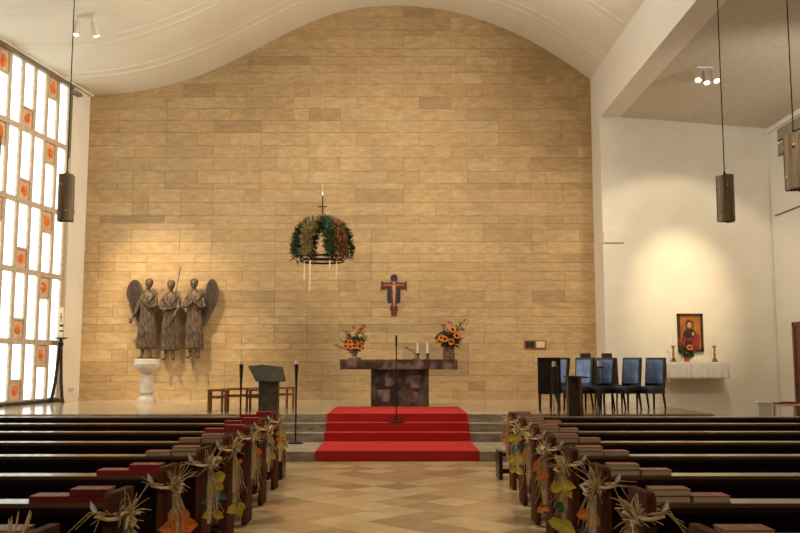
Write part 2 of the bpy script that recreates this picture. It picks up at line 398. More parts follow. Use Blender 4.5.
for bi, (a, b, z0, z1, c) in enumerate(blocks):
    uc, zc, w, h = (a+b)/2, (z0+z1)/2, b-a, z1-z0
    rr = random.Random(bi); near = c < 14
    f = MB() if near else restf
    f.box(a, -.10, z0, b, -.035, z1)
    g = MB() if near else rests
    g.ell((uc, -.03, zc), (w*.27, .05, h*.26), n=8)
    for q in range(4): g.ell((uc+rr.uniform(-.5, .5)*w*.4, -.025, zc+rr.uniform(-.5, .5)*h*.5), (w*.15, .035, h*.12), n=6)
    if near:
        fo = f.build('block_panel', 'amberframe', win); go = g.build('amber_glass', 'amber', fo)
restf.build('block_panel', 'amberframe', win)['kind'] = 'stuff'; rests.build('amber_glass', 'amber', win)['kind'] = 'stuff'
struct(wallobj(MB().box(u0-.1, 0, .575, uend, .06, .655), 'trim_1', 'steel'), 'dark steel sill bar under the window')
struct(wallobj(MB().box(u0-.12, 0.0, 8.12, uend, .05, 8.2).box(u0-.1, 0, 6.4, u0-.03, .03, 8.12).box(u0-.35, .0, 8.0, u0-.02, .14, 8.07), 'trim_2', 'railgrey'), 'steel rail along the window head')
struct(wallobj(MB().box(u0-.14, .0, .6, u0-.03, .02, 6.4), 'trim_3', 'lattice'))
struct(wallobj(MB().box(-.0, 0, 8.2, Lw, .10, 8.34), 'trim_4', 'plaster'))

# right side: beam, chapel wall, side aisle ceiling, right wall
zb = 7.42
struct(MB().box(X0, YB-.2, zb, X0+.5, WY+.3, 11.2).build('beam', 'beam'), 'white longitudinal beam above the side aisle')
m = MB(); m.box(X0, CY, 0, XR+.3, WY+.3, zb)
struct(m.build('wall_chapel', 'plaster'), 'plain plaster end wall of the side chapel')
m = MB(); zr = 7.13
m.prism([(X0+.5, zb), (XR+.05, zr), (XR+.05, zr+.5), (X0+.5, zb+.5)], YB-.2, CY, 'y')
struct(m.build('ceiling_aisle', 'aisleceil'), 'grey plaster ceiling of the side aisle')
m = MB(); m.box(XR, YB-.2, 0, XR+.3, CY, zr+.1)
struct(m.build('wall_right', 'plaster'))
struct(MB().box(XR-.05, 8, 0, XR, CY-.04, 6.1).build('wall_right_panel', 'beam'), 'smooth white lower wall face of the side aisle')
struct(MB().box(XR-.07, 8, 4.94, XR-.05, CY-.25, 4.965).build('trim_5', 'steel'), 'thin dark rail on the right wall')  # dark strip painted in for the shade of a thin gap
struct(MB().box(XR-.06, 8, zr-.12, XR, CY, zr).build('trim_6', 'beam'))
struct(MB().box(-12.6, YB-.3, 0, XR+.3, YB-.1, 11.3).build('wall_front', 'plaster'))
# openings of the rear of the nave stay plain
dr = bpy.data.objects.new('door_1', None); col.objects.link(dr); dr.location = (XR-.05, 19.3, 0); struct(dr, 'brown wooden door in the right wall')
MB().box(-.02, -.62, 0, 0, .42, 2.3).build('door_leaf', 'door', dr)
f = MB(); f.box(-.05, .42, 0, .0, .52, 2.38); f.box(-.05, -.72, 0, 0, -.62, 2.38); f.box(-.05, -.72, 2.3, 0, .52, 2.4); f.build('door_frame', 'door', dr)
h = MB(); h.tube([(-.02, -.5, 1.05), (-.07, -.5, 1.05), (-.07, -.36, 1.05)], .01); h.build('door_handle', 'brass', dr)

# vent on right wall
vt = thing('wall_vent', 'dark slatted ventilation grille high on the right wall', 'vent', (XR-.002, 19.5, 6.28))
for zz in (.05, .40):
    MB().box(-.03, -.95, zz, 0, .75, zz+.28).build('vent_frame', 'black', vt)
    s = MB()
    for k in range(24): s.box(-.045, -.93+k*.07, zz+.02, -.028, -.905+k*.07, zz+.26)
    s.build('slat', 'lattice', vt)
tag(MB().box(-.26, -.05, 0, .22, 0, .30, bev=.01).build('speaker_panel', 'plaster', loc=(5.17, CY-.001, 4.34)), 'flat white box on the chapel wall beside the beam pillar', 'panel')
pl = thing('switch_plate', 'small recessed plate with dark and cream halves low on sandstone wall', 'plate', (3.38, WY-.004, 1.92))
MB().box(-.27, -.02, -.1, .27, 0, .12).build('plate_frame', 'brownwood', pl)
MB().box(-.24, -.03, -.06, -.02, -.018, .09).build('dark_cover', 'black', pl)
MB().box(.03, -.03, -.06, .24, -.018, .09).build('cream_cover', 'nicheblock', pl)
so = thing('wall_socket', 'small cream socket low on the left plaster strip', 'socket', tuple(O+U*.4+Nn*.001+Vector((0, 0, .84))))
so.matrix_world = Matrix.Translation(O+U*.42+Vector((0, 0, .84))) @ wm.to_3x3().to_4x4()
MB().box(-.12, 0, -.04, .12, .015, .05).build('cover', 'nicheblock', so)
MB().box(-.08, .015, -.02, -.02, .018, .03).build('outlet', 'lattice', so)
MB().box(.02, .015, -.02, .08, .018, .03).build('outlet', 'lattice', so)

# ------------------------------------------------------------------ red carpet
CX0, CX1 = -1.27, 1.25; t = .012
pr = [(13.68-.012, 0), (13.68-.012, rs+t), (s_y[1]-t, rs+t), (s_y[1]-t, 2*rs+t), (s_y[2]-t, 2*rs+t), (s_y[2]-t, 3*rs+t), (s_y[3]-t, 3*rs+t), (s_y[3]-t, 4*rs+t), (18.36, 4*rs+t), (18.36, 4*rs+.001), (s_y[3], 4*rs+.001), (s_y[3], 3*rs+.001), (s_y[2], 3*rs+.001), (s_y[2], 2*rs+.001), (s_y[1], 2*rs+.001), (s_y[1], rs+.001), (13.68, rs+.001), (13.68, 0)]
tag(MB().prism(pr, CX0, CX1, 'x').build('carpet_runner', 'carpet'), 'bright red carpet running up the steps to the altar', 'carpet')

# ------------------------------------------------------------------ altar
al = thing('altar', 'dark brown marble altar with a wide slab on a block', 'altar', (.03, 18.95, ST))
MB().box(-1.25, -.45, .775, 1.22, .45, .985).build('altar_slab', 'altar', al, bev=.008)
MB().box(-.60, -.34, 0.0, .62, .34, .775).build('altar_block', 'altarblock', al, bev=.006)
for (x0, z0, x1, z1) in ((-.30, .42, -.10, .70), (.12, .38, .44, .66), (-.5, .1, -.2, .35), (.2, .1, .5, .3)):
    MB().box(x0, -.352, z0, x1, -.34, z1).build('relief_tile', 'altar', al, bev=.004)

ATOP = ST+.985
def candlestick(label, x, y, z, ch=.22, style='low', group=None, cat='candlestick', stk='pewter', sc_=1.):
    t = thing('candlestick', label, cat, (x, y, z), group=group)
    if style == 'low':
        MB().lathe([(.058, 0), (.058, .012), (.03, .025), (.018, .06), (.03, .075), (.022, .09), (.05, .115), (.055, .125), (.02, .13)], n=16).build('stand', stk, t, smooth=True)
        MB().lathe([(.023, .125), (.023, .125+ch), (.018, .127+ch), (.002, .132+ch)], n=14).build('candle', 'whitewax', t, smooth=True)
    else:
        MB().lathe([(.075, 0), (.075, .02), (.05, .03), (.05, .07), (.03, .09), (.02, .16), (.032, .18), (.018, .22), (.02, .32), (.035, .34), (.055, .36), (.055, .37), (.02, .372)], n=16).build('stand', stk, t, smooth=True)
        MB().lathe([(.014, .37), (.014, .37+ch), (.002, .375+ch)], n=12).build('candle', 'wax', t, smooth=True)
    return t
candlestick('left of the two low candlesticks with white candles on the altar', .42, 18.8, ATOP)
candlestick('right of the two low candlesticks, beside the basket of sunflowers', .63, 18.8, ATOP)
mc = thing('altar_microphone', 'slim dark gooseneck microphone bending left on the altar', 'microphone', (.36, 18.9, ATOP))
MB().lathe([(.05, 0), (.05, .015), (.01, .02)], n=14).build('base', 'iron', mc)
MB().tube([(0, 0, .01), (0.01, 0, .1), (-.02, 0, .16), (-.08, 0, .20), (-.14, 0, .225)], .007).build('gooseneck', 'iron', mc, smooth=True)
MB().tube([(-.13, 0, .22), (-.2, 0, .255)], [.013, .016]).build('capsule', 'iron', mc, smooth=True)

# ------------------------------------------------------------------ flowers
def sunflower(parent, p, d, r, rng, petal='petal'):
    d = Vector(d).normalized(); p = Vector(p)
    a = d.cross(Vector((0, 0, 1))); a = a.normalized() if a.length > .01 else Vector((1, 0, 0)); b = a.cross(d)
    m = MB()
    for k in range(15):
        t = 2*math.pi*k/15+rng.uniform(-.1, .1); e = a*math.cos(t)+b*math.sin(t)
        m.leaf(p+e*r*.3, e+d*.15, d, r*.75*rng.uniform(.9, 1.1), r*.36, .1)
    f = m.build('sunflower', petal, parent)
    q = d.to_track_quat('Z', 'Y').to_matrix().to_4x4()
    MB().ell(p+d*.006, (r*.38, r*.38, r*.16), q, 10).build('flower_centre', 'seed', f, smooth=True)
def foliage(m, c, rad, n, L, w, rng, updir=.3):
    c = Vector(c)
    for _ in range(n):
        v = Vector((rng.gauss(0, 1), rng.gauss(0, 1), rng.gauss(0, 1)))
        v.normalize(); v = Vector((v.x*rad[0], v.y*rad[1], v.z*rad[2]))*rng.uniform(.25, 1)
        d = v.normalized()+Vector((0, 0, updir))+Vector((rng.uniform(-.4, .4), rng.uniform(-.4, .4), rng.uniform(-.4, .4)))
        m.leaf(c+v*.85, d, (rng.uniform(-1, 1), rng.uniform(-1, 1), 1), L*rng.uniform(.7, 1.2), w*rng.uniform(.7, 1.2))
def bouquet(parent, rng, w, h, z0, flowers, fr, sprigs, nleaf=140, salmon=()):
    m = MB(); foliage(m, (0, 0, z0+h*.42), (w, w*.6, h*.42), nleaf, .115, .07, rng); m.build('leaves', 'foliage', parent)
    m = MB()
    for (x, z) in sprigs:
        pts = [(x*.15, -.01, z0), (x*.6, -.02, z0+(z-z0)*.6), (x, -.03, z)]
        m.tube(pts, [.004, .003, .002], 5)
        for k in range(14):
            s_ = .45+.55*k/14; q = Vector(pts[0]).lerp(Vector(pts[2]), s_)
            m.leaf(q, (rng.choice((-1, 1))*.8, rng.uniform(-.5, .5), .5), (0, -1, 0), .055, .022)
    m.build('sprig', 'stem', parent)
    for (x, z, dy) in flowers: sunflower(parent, (x, -w*.55+dy, z), (x*1.2, -1, .15), fr, rng)
    if salmon:
        for (x, z) in salmon:
            m = MB()
            for k in range(16):
                a = rng.uniform(0, 6.28); b = rng.uniform(-.3, 1)
                m.leaf((x+.02*math.cos(a), -.08, z+k*.004), (math.cos(a), -.6, b), (0, 0, 1), .045, .032)
            m.build('blossom', 'salmon', parent)
rg = random.Random(3)
bq = thing('flower_arrangement', 'sunflowers and salmon gladioli in a glass vase, left end of altar', 'flowers', (-.93, 18.75, ATOP))
MB().lathe([(.075, 0), (.08, .015), (.06, .05), (.055, .08), (.075, .14), (.1, .19), (.1, .2), (.06, .19)], n=18).build('vase', 'vase', bq, smooth=True)
bouquet(bq, rg, .20, .40, .15, [(-.09, .36, 0), (.03, .35, 0), (-.08, .27, 0), (.0, .28, -.02), (.12, .27, 0), (-.18, .28, .02), (.16, .33, .03)], .066, [(-.22, .62), (-.14, .60), (-.28, .42), (-.42, .30), (.22, .58), (.27, .5), (.24, .42), (.05, .55)], 130, [(.10, .52), (.16, .60), (.19, .66), (.11, .58), (-.03, .64), (-.12, .45)])
MB().ell((-.09, -.06, .02), (.05, .04, .02), n=8).build('fallen_blossom', 'salmon', bq)
MB().ell((.1, -.03, .022), (.055, .04, .022), n=8).build('moss', 'foliage', bq)
bq = thing('flower_arrangement', 'sunflowers with dark leaves in a square wicker basket, right end of altar', 'flowers', (1.08, 18.75, ATOP))
MB().prism([(-.12, -.12), (.12, -.12), (.12, .12), (-.12, .12)], 0, .27, 'z').build('basket', 'wicker', bq, bev=.01)
bouquet(bq, rg, .27, .42, .23, [(-.16, .45, 0), (-.09, .43, -.03), (.08, .63, 0), (.16, .50, .0), (.05, .37, -.02), (-.2, .38, .04)], .078, [(.26, .80), (.20, .72), (.16, .66), (-.12, .72), (-.28, .45), (.34, .86)], 300, [(-.10, .68), (.02, .74), (.28, .60), (.02, .50), (.2, .42)])

# ------------------------------------------------------------------ harvest crown
hc = thing('harvest_crown', 'round harvest crown of fir, wheat and berries hanging above the altar', 'wreath', (-1.66, 19.0, 3.78))
Rc = .56
m = MB(); n = 40
for zz in (0, -.085):
    m.tube([(Rc*.84*math.cos(2*math.pi*k/n), Rc*.84*math.sin(2*math.pi*k/n), zz) for k in range(n+1)], .02, 8)
m.build('hoop', 'iron', hc, smooth=True)
rg = random.Random(5)
for ang, mt, dens in ((172, 'darkfoliage', 1.1), (237, 'wheat', 1), (290, 'darkfoliage', .9), (318, 'berries', 1), (2, 'darkfoliage', 1.1), (70, 'darkfoliage', .8), (120, 'darkfoliage', .8), (205, 'darkfoliage', 1)):
    m = MB(); ca, sa = math.cos(R(ang)), math.sin(R(ang)); spine = []
    for k in range(15):
        t = math.pi/2*k/14; rr_ = Rc*(1+.06*math.sin(2*t))*math.cos(t)**.62 if k < 14 else .02; zz = .86*math.sin(t)*(.90)
        p = Vector((ca*rr_, sa*rr_, zz)); spine.append(p)
    m.tube(spine, .022, 6)
    for i, p in enumerate(spine[:-1]):
        q = spine[i+1]
        for _ in range(int(46*dens)):
            pp = p.lerp(q, rg.random()); v = Vector((rg.gauss(0, 1), rg.gauss(0, 1), rg.gauss(0, 1))).normalized()
            m.leaf(pp+v*.06, v+(q-p).normalized()*.5, (rg.uniform(-1, 1), .2, 1), rg.uniform(.09, .16), .03 if mt != 'berries' else .04)
        if mt == 'berries':
            for _ in range(5):
                v = Vector((rg.gauss(0, 1), rg.gauss(0, 1), rg.gauss(0, 1))).normalized(); m.ell(p+v*.07, .018, n=6)
    m.build('garland', mt, hc)
m = MB()
foliage(m, (0, 0, .74), (.28, .25, .10), 220, .12, .035, rg, .3); m.build('top_tuft', 'wheat', hc)
m = MB(); m.tube([(0, 0, .70), (0, 0, 1.36)], .014); m.tube([(-.10, 0, 1.12), (.10, 0, 1.12)], .014)
m.build('finial_cross', 'iron', hc)
m = MB(); m.ell((0, 0, 1.40), (.03, .03, .05), n=8); m.tube([(0, 0, 1.4), (0, 0, 1.62)], .006); m.build('hook', 'silver', hc)
MB().tube([(0, 0, 1.60), (0, 0, smz(-1.66)-3.78)], .0013, 5).build('cable', 'silver', hc)
for x, y, L, w in ((-.35, -.31, .46, .022), (-.22, -.41, .68, .022), (.34, -.32, .42, .018), (.20, -.42, .2, .03)):
    m = MB(); m.strip([(x, y, -.09), (x+.005, y-.01, -.09-L*.5), (x-.005, y, -.09-L)], w, (1, 0, 0), .003); m.build('ribbon', 'ribbon', hc)

# ------------------------------------------------------------------ crucifix (plain painted cross)
cr = thing('wall_crucifix', 'small red and dark blue painted crucifix on the sandstone wall', 'crucifix', (-.10, WY-.006, 2.66))
cr.scale = (.76, 1, .80)
m = MB()
m.prism([(-.09, 0), (.09, 0), (.10, .07), (.06, .1), (.12, .14), (.13, .26), (.08, .30), (.08, .85), (.32, .83), (.40, .80), (.42, .78), (.42, 1.06), (.40, 1.05), (.30, 1.0), (.12, 1.02), (-.12, 1.02), (-.30, 1.0), (-.40, 1.05), (-.42, 1.06), (-.42, .78), (-.40, .80), (-.32, .83), (-.08, .85), (-.08, .30), (-.13, .26), (-.12, .14), (-.06, .1), (-.10, .07)], -.04, 0)
m.build('cross_body', 'crossred', cr)
MB().prism([(-.21, .40), (-.09, .40), (-.09, .86), (-.21, .86)], -.035, 0).prism([(.09, .40), (.21, .40), (.21, .86), (.09, .86)], -.035, 0).build('side_panel', 'crossblue', cr)
m = MB(); m.lathe([(.115, 0), (.115, .04)], (0, 0, 0), 24)
for v in m.bm.verts: v.co = Vector((v.co.x, -v.co.z, v.co.y+1.15))
m.build('top_medallion', 'icondark', cr)
m = MB(); m.ell((0, -.055, .99), (.045, .03, .055), n=10)
m.tube([(0, -.05, .95), (0, -.055, .85), (0.01, -.055, .70), (0, -.05, .6)], [.03, .065, .05, .055], 8, .6)
m.tube([(0, -.05, .62), (.005, -.05, .45), (0, -.045, .26)], [.055, .036, .022], 8, .6)
m.tube([(.02, -.05, .90), (.18, -.05, .93), (.34, -.045, .92)], [.025, .018, .014], 6)
m.tube([(-.02, -.05, .90), (-.18, -.05, .93), (-.34, -.045, .92)], [.025, .018, .014], 6)
m.build('figure', 'skin', cr, smooth=True)

# ------------------------------------------------------------------ angels
def hand(m, p, d, s=1.):
    p = Vector(p); d = Vector(d).normalized(); side = d.cross(Vector((0, -1, 0))).normalized()
    m.tube([p, p+d*.045*s, p+d*.09*s], [.026*s, .04*s, .036*s], 8, .6)
    for k, (o, L) in enumerate(((-.032, .065), (-.011, .08), (.011, .075), (.032, .058))):
        q = p+d*.08*s+side*o*s
        m.tube([q, q+d*L*.5*s+Vector((0, -.004, 0)), q+d*L*s+Vector((0, .008, 0))], [.011*s, .010*s, .007*s], 6)
    q = p+d*.03*s+side*.034*s
    m.tube([q, q+side*.03*s+d*.02*s, q+side*.035*s+d*.05*s], [.013*s, .012*s, .009*s], 6)
def angel(label, x, z, arms, wing=None, staff=None, tilt=0, feet=(0, 0), seed=1):
    t = thing('angel_statue', label, 'statue', (x, WY-.24, z))
    m = MB(); rg = random.Random(seed); n = 56
    rings = [(.22, .215, .10, 8), (.25, .225, .11, 8), (.45, .215, .11, 7), (.75, .205, .11, 5), (.98, .19, .11, 3), (1.10, .178, .105, 2), (1.2, .185, .105, 1), (1.36, .20, .11, 1), (1.48, .205, .105, .5), (1.55, .185, .09, 0), (1.61, .12, .07, 0), (1.65, .06, .055, 0)]
    R_ = []
    for zz, wx, wy, fo in rings:
        ring = []
        for k in range(n):
            a = 2*math.pi*k/n
            f = 1+fo*.014*(math.sin(a*13+seed)+.6*math.sin(a*21+seed*2))
            ring.append(m.bm.verts.new((wx*math.cos(a)*f, wy*math.sin(a)*f+(0 if math.sin(a) < 0 else .0), zz)))
        R_.append(ring)
    for i in range(len(R_)-1):
        for k in range(n): m.bm.faces.new((R_[i][k], R_[i][(k+1) % n], R_[i+1][(k+1) % n], R_[i+1][k]))
    m._cap(R_[0][::-1]); m._cap(R_[-1])
    hx = tilt*.03
    m.tube([(0, 0, 1.60), (hx*.5, -.01, 1.70), (hx, -.015, 1.76)], [.065, .05, .05], 10)
    m.ell((hx, -.02, 1.815), (.088, .094, .12), n=16)
    m.ell((hx, .005, 1.865), (.10, .10, .088), n=14)                    # hair
    m.tube([(hx, -.105, 1.835), (hx, -.128, 1.795), (hx, -.10, 1.785)], [.009, .014, .012], 6)   # nose
    m.ell((hx, -.10, 1.755), (.026, .014, .008), n=8)
    m.ell((hx, -.085, 1.725), (.034, .03, .024), n=8)                   # chin
    for s_ in (-1, 1):
        m.ell((hx+s_*.032, -.098, 1.838), (.016, .012, .01), n=8); m.ell((hx+s_*.034, -.10, 1.858), (.024, .014, .007), n=8)
        m.ell((hx+s_*.082, 0, 1.81), (.013, .024, .034), n=8)
    for pts, rad, hd in arms:
        m.tube(pts, rad, 12); hand(m, pts[-1], hd)
    for s_ in (-1, 1):
        fx = s_*.085+feet[0]
        m.tube([(fx, 0, .30), (fx+s_*.01, -.01, .12), (fx+s_*.015, -.03, .06)], [.05, .042, .042], 10)
        m.tube([(fx+s_*.015, .01, .06), (fx+s_*.03, -.06, .035), (fx+s_*.04, -.10, -.0)], [.04, .045, .032], 10)
    # shawl folds across the chest and girdle
    m.tube([(-.18, -.07, 1.50), (-.06, -.115, 1.36), (.06, -.12, 1.22), (.15, -.09, 1.08)], [.03, .035, .03, .02], 8)
    m.tube([(.16, -.07, 1.52), (.08, -.105, 1.42), (.03, -.115, 1.30)], [.03, .03, .02], 8)
    for k in range(9):
        a = -1.25+2.5*k/8; xx = .195*math.sin(a); yy = -.098*math.cos(a)
        m.tube([(xx*.86, yy*1.0, 1.05), (xx*.98, yy*1.08, .65), (xx*1.1, yy*1.12, .24)], [.008, .015, .02], 6)
    b = m.build('body', 'bronze', t, smooth=True)
    rm = b.modifiers.new('remesh', 'REMESH'); rm.mode = 'VOXEL'; rm.voxel_size = .0085; rm.use_smooth_shade = True
    sm = b.modifiers.new('smooth', 'SMOOTH'); sm.factor = .5; sm.iterations = 3
    if wing:
        m = MB(); sgn = wing
        outline = []; N_ = 36
        for k in range(N_):
            a = 2*math.pi*k/N_
            yy = math.sin(a); xx = math.cos(a)
            if sgn < 0:
                w_ = .20*(1 if yy > 0 else 1+yy*.62); outline.append((sgn*.34+xx*w_+(.14*(-yy)**1.3 if yy < 0 else 0)*1., 1.56+yy*(.36 if yy > 0 else .72)))
            else:
                w_ = .17*(1 if yy > 0 else 1+yy*.6); outline.append((sgn*.40+xx*w_-(.17*(-yy)**1.5 if yy < 0 else 0), 1.54+yy*(.40 if yy > 0 else .75)))
        m.prism(outline, .03, .085)
        w = m.build('wing', 'wingbronze', t, bev=.018, seg=3)
        m = MB(); cx_ = sgn*(.34 if sgn < 0 else .40)
        for k in range(9):
            f = -.8+1.6*k/8
            m.tube([(cx_+f*.13, .028, 1.56+.30*math.sqrt(1-f*f*.9)), (cx_+f*.13-sgn*.0, .026, 1.45), (cx_+f*.09-sgn*.06, .03, 1.15), (cx_+f*.05-sgn*.11, .034, .95)], .009, 5)
        m.build('feather_rib', 'wingbronze', w)
    if staff:
        MB().tube(staff, .011, 8).build('staff', 'bronze', t)
    return t
L_ = [(-.17, 0, 1.49), (-.23, -.03, 1.27), (-.27, -.05, 1.10), (-.34, -.08, .98)]
angel('left bronze angel with one wing, right hand lowered, above the limestone pedestal', -6.14, 1.60,
      [(L_, [.062, .05, .042, .032], (-.2, -.3, -1)),
       ([(.18, 0, 1.48), (.22, -.05, 1.28), (.12, -.14, 1.22), (.02, -.17, 1.30)], [.062, .055, .045, .03], (-.3, -.2, 1))], wing=-1, tilt=1, seed=1)
angel('middle bronze angel without wings, holding a long thin staff', -5.57, 1.56,
      [([(-.18, 0, 1.47), (-.23, -.05, 1.25), (-.1, -.14, 1.20), (.04, -.16, 1.24)], [.062, .055, .045, .03], (1, 0, .2)),
       ([(.18, 0, 1.48), (.20, -.08, 1.25), (.12, -.15, 1.05), (.03, -.17, .90)], [.062, .058, .045, .03], (-.5, -.1, -1))],
      staff=[(.26, -.16, 2.26), (.02, -.20, .80)], seed=2)
angel('right bronze angel with one tall wing, hands joined at the chest', -4.98, 1.60,
      [([(-.18, 0, 1.47), (-.24, -.05, 1.25), (-.15, -.15, 1.24), (-.03, -.17, 1.36)], [.062, .055, .045, .03], (.2, -.1, 1)),
       ([(.18, 0, 1.47), (.25, -.05, 1.25), (.15, -.15, 1.24), (.03, -.17, 1.36)], [.062, .055, .045, .03], (-.2, -.1, 1))], wing=1, tilt=-1, seed=3)

pd = thing('stone_pedestal', 'pale turned limestone pedestal with a wide bowl top below left angel', 'pedestal', (-5.74, 20.2, ST))
MB().lathe([(.225, 0), (.225, .05), (.205, .09), (.19, .12), (.13, .16), (.125, .20)], n=24).build('foot', 'limestone', pd, smooth=True)
MB().lathe([(.13, .19), (.175, .24), (.175, .42), (.15, .47), (.105, .60), (.10, .66)], n=8).build('shaft', 'limestone', pd)
MB().lathe([(.10, .65), (.17, .69), (.27, .77), (.31, .86), (.31, .90), (.285, .915), (.29, .97), (.27, 1.0)], n=32).build('bowl', 'limestone', pd, smooth=True)
MB().lathe([(.25, 1.0), (.25, 1.022), (.2, 1.024)], n=24).build('top_plate', 'iron', pd)

# ------------------------------------------------------------------ paschal candle stand
pc = thing('paschal_candlestick', 'tall black iron floor candlestick with painted candle beside the window', 'candlestick', (-7.80, 20.35, ST))
m = MB()
for k in range(3):
    a = R(200+k*120); c_, s_ = math.cos(a), math.sin(a)
    m.tube([(c_*.17, s_*.17, 0), (c_*.14, s_*.14, .12), (c_*.085, s_*.085, .45), (c_*.045, s_*.045, .95), (c_*.03, s_*.03, 1.32)], [.05, .04, .04, .035, .026], 8)
m.build('legs', 'darkiron', pc, smooth=True)
MB().lathe([(.04, 1.28), (.065, 1.32), (.065, 1.36), (.035, 1.40), (.03, 1.44), (.15, 1.47), (.155, 1.49), (.04, 1.495)], n=20).build('drip_dish', 'iron', pc, smooth=True)
c = MB().lathe([(.042, 1.49), (.042, 2.16), (.038, 2.18), (.004, 2.19)], n=20).build('candle', 'wax', pc, smooth=True)
MB().lathe([(.0435, 1.62), (.0435, 1.66)], n=20).build('painted_band', 'crossblue', c)
MB().lathe([(.0435, 1.74), (.0435, 1.79)], n=20).build('painted_band', 'crossblue', c)
MB().box(-.012, -.046, 1.84, .012, -.04, 2.06).box(-.03, -.046, 1.95, .03, -.04, 1.975).build('candle_cross', 'gold', c)

# ------------------------------------------------------------------ candle stands
def candle_stand(label, x, y, z):
    t = thing('candle_stand', label, 'candle stand', (x, y, z), group=None)
    MB().lathe([(.13, 0), (.13, .015), (.02, .03)], n=24).build('base', 'iron', t)
    MB().lathe([(.014, .02), (.013, .3), (.016, .8), (.02, 1.0), (.030, 1.2), (.038, 1.33)], n=14).build('pole', 'darkiron', t, smooth=True)
    MB().lathe([(.036, 1.33), (.036, 1.385), (.003, 1.39)], n=14).build('candle', 'wax', t, smooth=True)
    return t
candle_stand('dark flared candle stand between the wooden stools and stone lectern', -2.62, 14.75, rs)
candle_stand('dark flared candle stand on the step right of the stone lectern', -1.73, 15.02, rs)
def rod_stand(label, x, y, z):
    t = thing('tripod_candle_stand', label, 'candle stand', (x, y, z))
    for k in range(3):
        a = R(90+120*k); c_, s_ = math.cos(a), math.sin(a)
        MB().tube([(c_*.13, s_*.13, 0), (c_*.055, s_*.055, .7), (c_*.055, s_*.055, 1.30)], .007, 6).build('leg', 'steel', t)
    MB().lathe([(.075, 1.27), (.08, 1.28), (.075, 1.29)], n=18).build('dish', 'iron', t)
    MB().lathe([(.034, 1.29), (.034, 1.375), (.004, 1.38)], n=14).build('candle', 'wax', t, smooth=True)
rod_stand('three rod candle stand in front of the dark leftmost chair', 2.62, 14.8, rs)
rod_stand('three rod candle stand in front of the blue chairs, right of reading stand', 3.38, 14.8, rs)

mk = thing('microphone_stand', 'tall thin black microphone stand on the red carpet before the altar', 'microphone stand', (-.03, 15.76, 3*rs+.0125))
MB().lathe([(.15, 0), (.15, .012), (.03, .03), (.02, .05)], n=24).build('base', 'iron', mk)
MB().tube([(0, 0, .02), (0, 0, 1.35)], .011, 8).build('pole', 'iron', mk)
MB().tube([(0, 0, 1.34), (0, 0, 1.42), (0, 0, 1.54)], [.014, .018, .018], 8).build('microphone', 'iron', mk)

# ------------------------------------------------------------------ lectern
lc = thing('lectern', 'grey black stone lectern with slanted angular top left of the steps', 'lectern', (-2.42, 16.6, ST))
MB().box(-.18, -.13, 0, .18, .13, .58).build('pillar', 'lectern', lc, bev=.01)
m = MB()
# tilted irregular slab, reading side away from the nave
top = [(-.40, .86), (-.12, .885), (.26, .84), (.31, .57), (-.22, .57)]
A = [m.bm.verts.new((x, -.20+(z-.57)*.5, z)) for x, z in top]; B = [m.bm.verts.new((x, .22-(z-.57)*.2, z)) for x, z in [(-.36, .80), (-.12, .82), (.24, .78), (.29, .57), (-.2, .57)]]
n = len(A)
for k in range(n): m.bm.faces.new((A[k], A[(k+1) % n], B[(k+1) % n], B[k]))
m._cap(A[::-1]); m._cap(B); m.build('desk_top', 'lectern', lc, bev=.008)

rdst = thing('reading_stand', 'narrow dark stone reading stand with slanted brown slat before blue chairs', 'lectern', (3.02, 15.05, rs))
MB().prism([(-.14, 0), (.10, 0), (.06, 1.1), (-.14, 1.1)], -.10, .10).build('pillar', 'lectern', rdst, bev=.01)
MB().prism([(.10, 0), (.14, 0), (.065, 1.1), (.03, 1.1)], -.16, -.105).build('slat', 'brownwood', rdst)
MB().prism([(-.17, 1.1), (.20, 1.1), (.20, 1.12), (-.17, 1.14)], -.18, .18).build('desk_top', 'lectern', rdst)

# ------------------------------------------------------------------ wooden stools and bench
def bench(label, x, y, w, d, h, rz, name='wooden_stool', cat='stool'):
    t = thing(name, label, cat, (x, y, ST), rz)
    MB().box(-w/2, -d/2, h-.035, w/2, d/2, h).build('seat', 'brownwood', t, bev=.006)
    for sx in (-1, 1):
        for sy in (-1, 1):
            cx_, cy_ = sx*(w/2-.025), sy*(d/2-.025)
            MB().box(cx_-.02, cy_-.02, 0, cx_+.02, cy_+.02, h-.035).build('leg', 'brownwood', t)
    m = MB()
    for sy in (-1, 1): m.box(-w/2+.045, sy*(d/2-.025)-.012, h-.17, w/2-.045, sy*(d/2-.025)+.012, h-.13)
    for sx in (-1, 1): m.box(sx*(w/2-.025)-.012, -d/2+.045, h-.17, sx*(w/2-.025)+.012, d/2-.045, h-.13)
    m.build('stretcher', 'brownwood', t); return t
bench('leftmost small brown wooden stool beside the stone lectern', -3.40, 16.75, .36, .36, .42, R(4))
bench('small brown wooden stool half hidden behind the lectern pillar', -2.72, 16.98, .34, .34, .42, R(-3))
bench('long backless brown bench running back behind the lectern', -2.76, 17.5, 1.5, .30, .43, R(38), 'wooden_bench', 'bench')

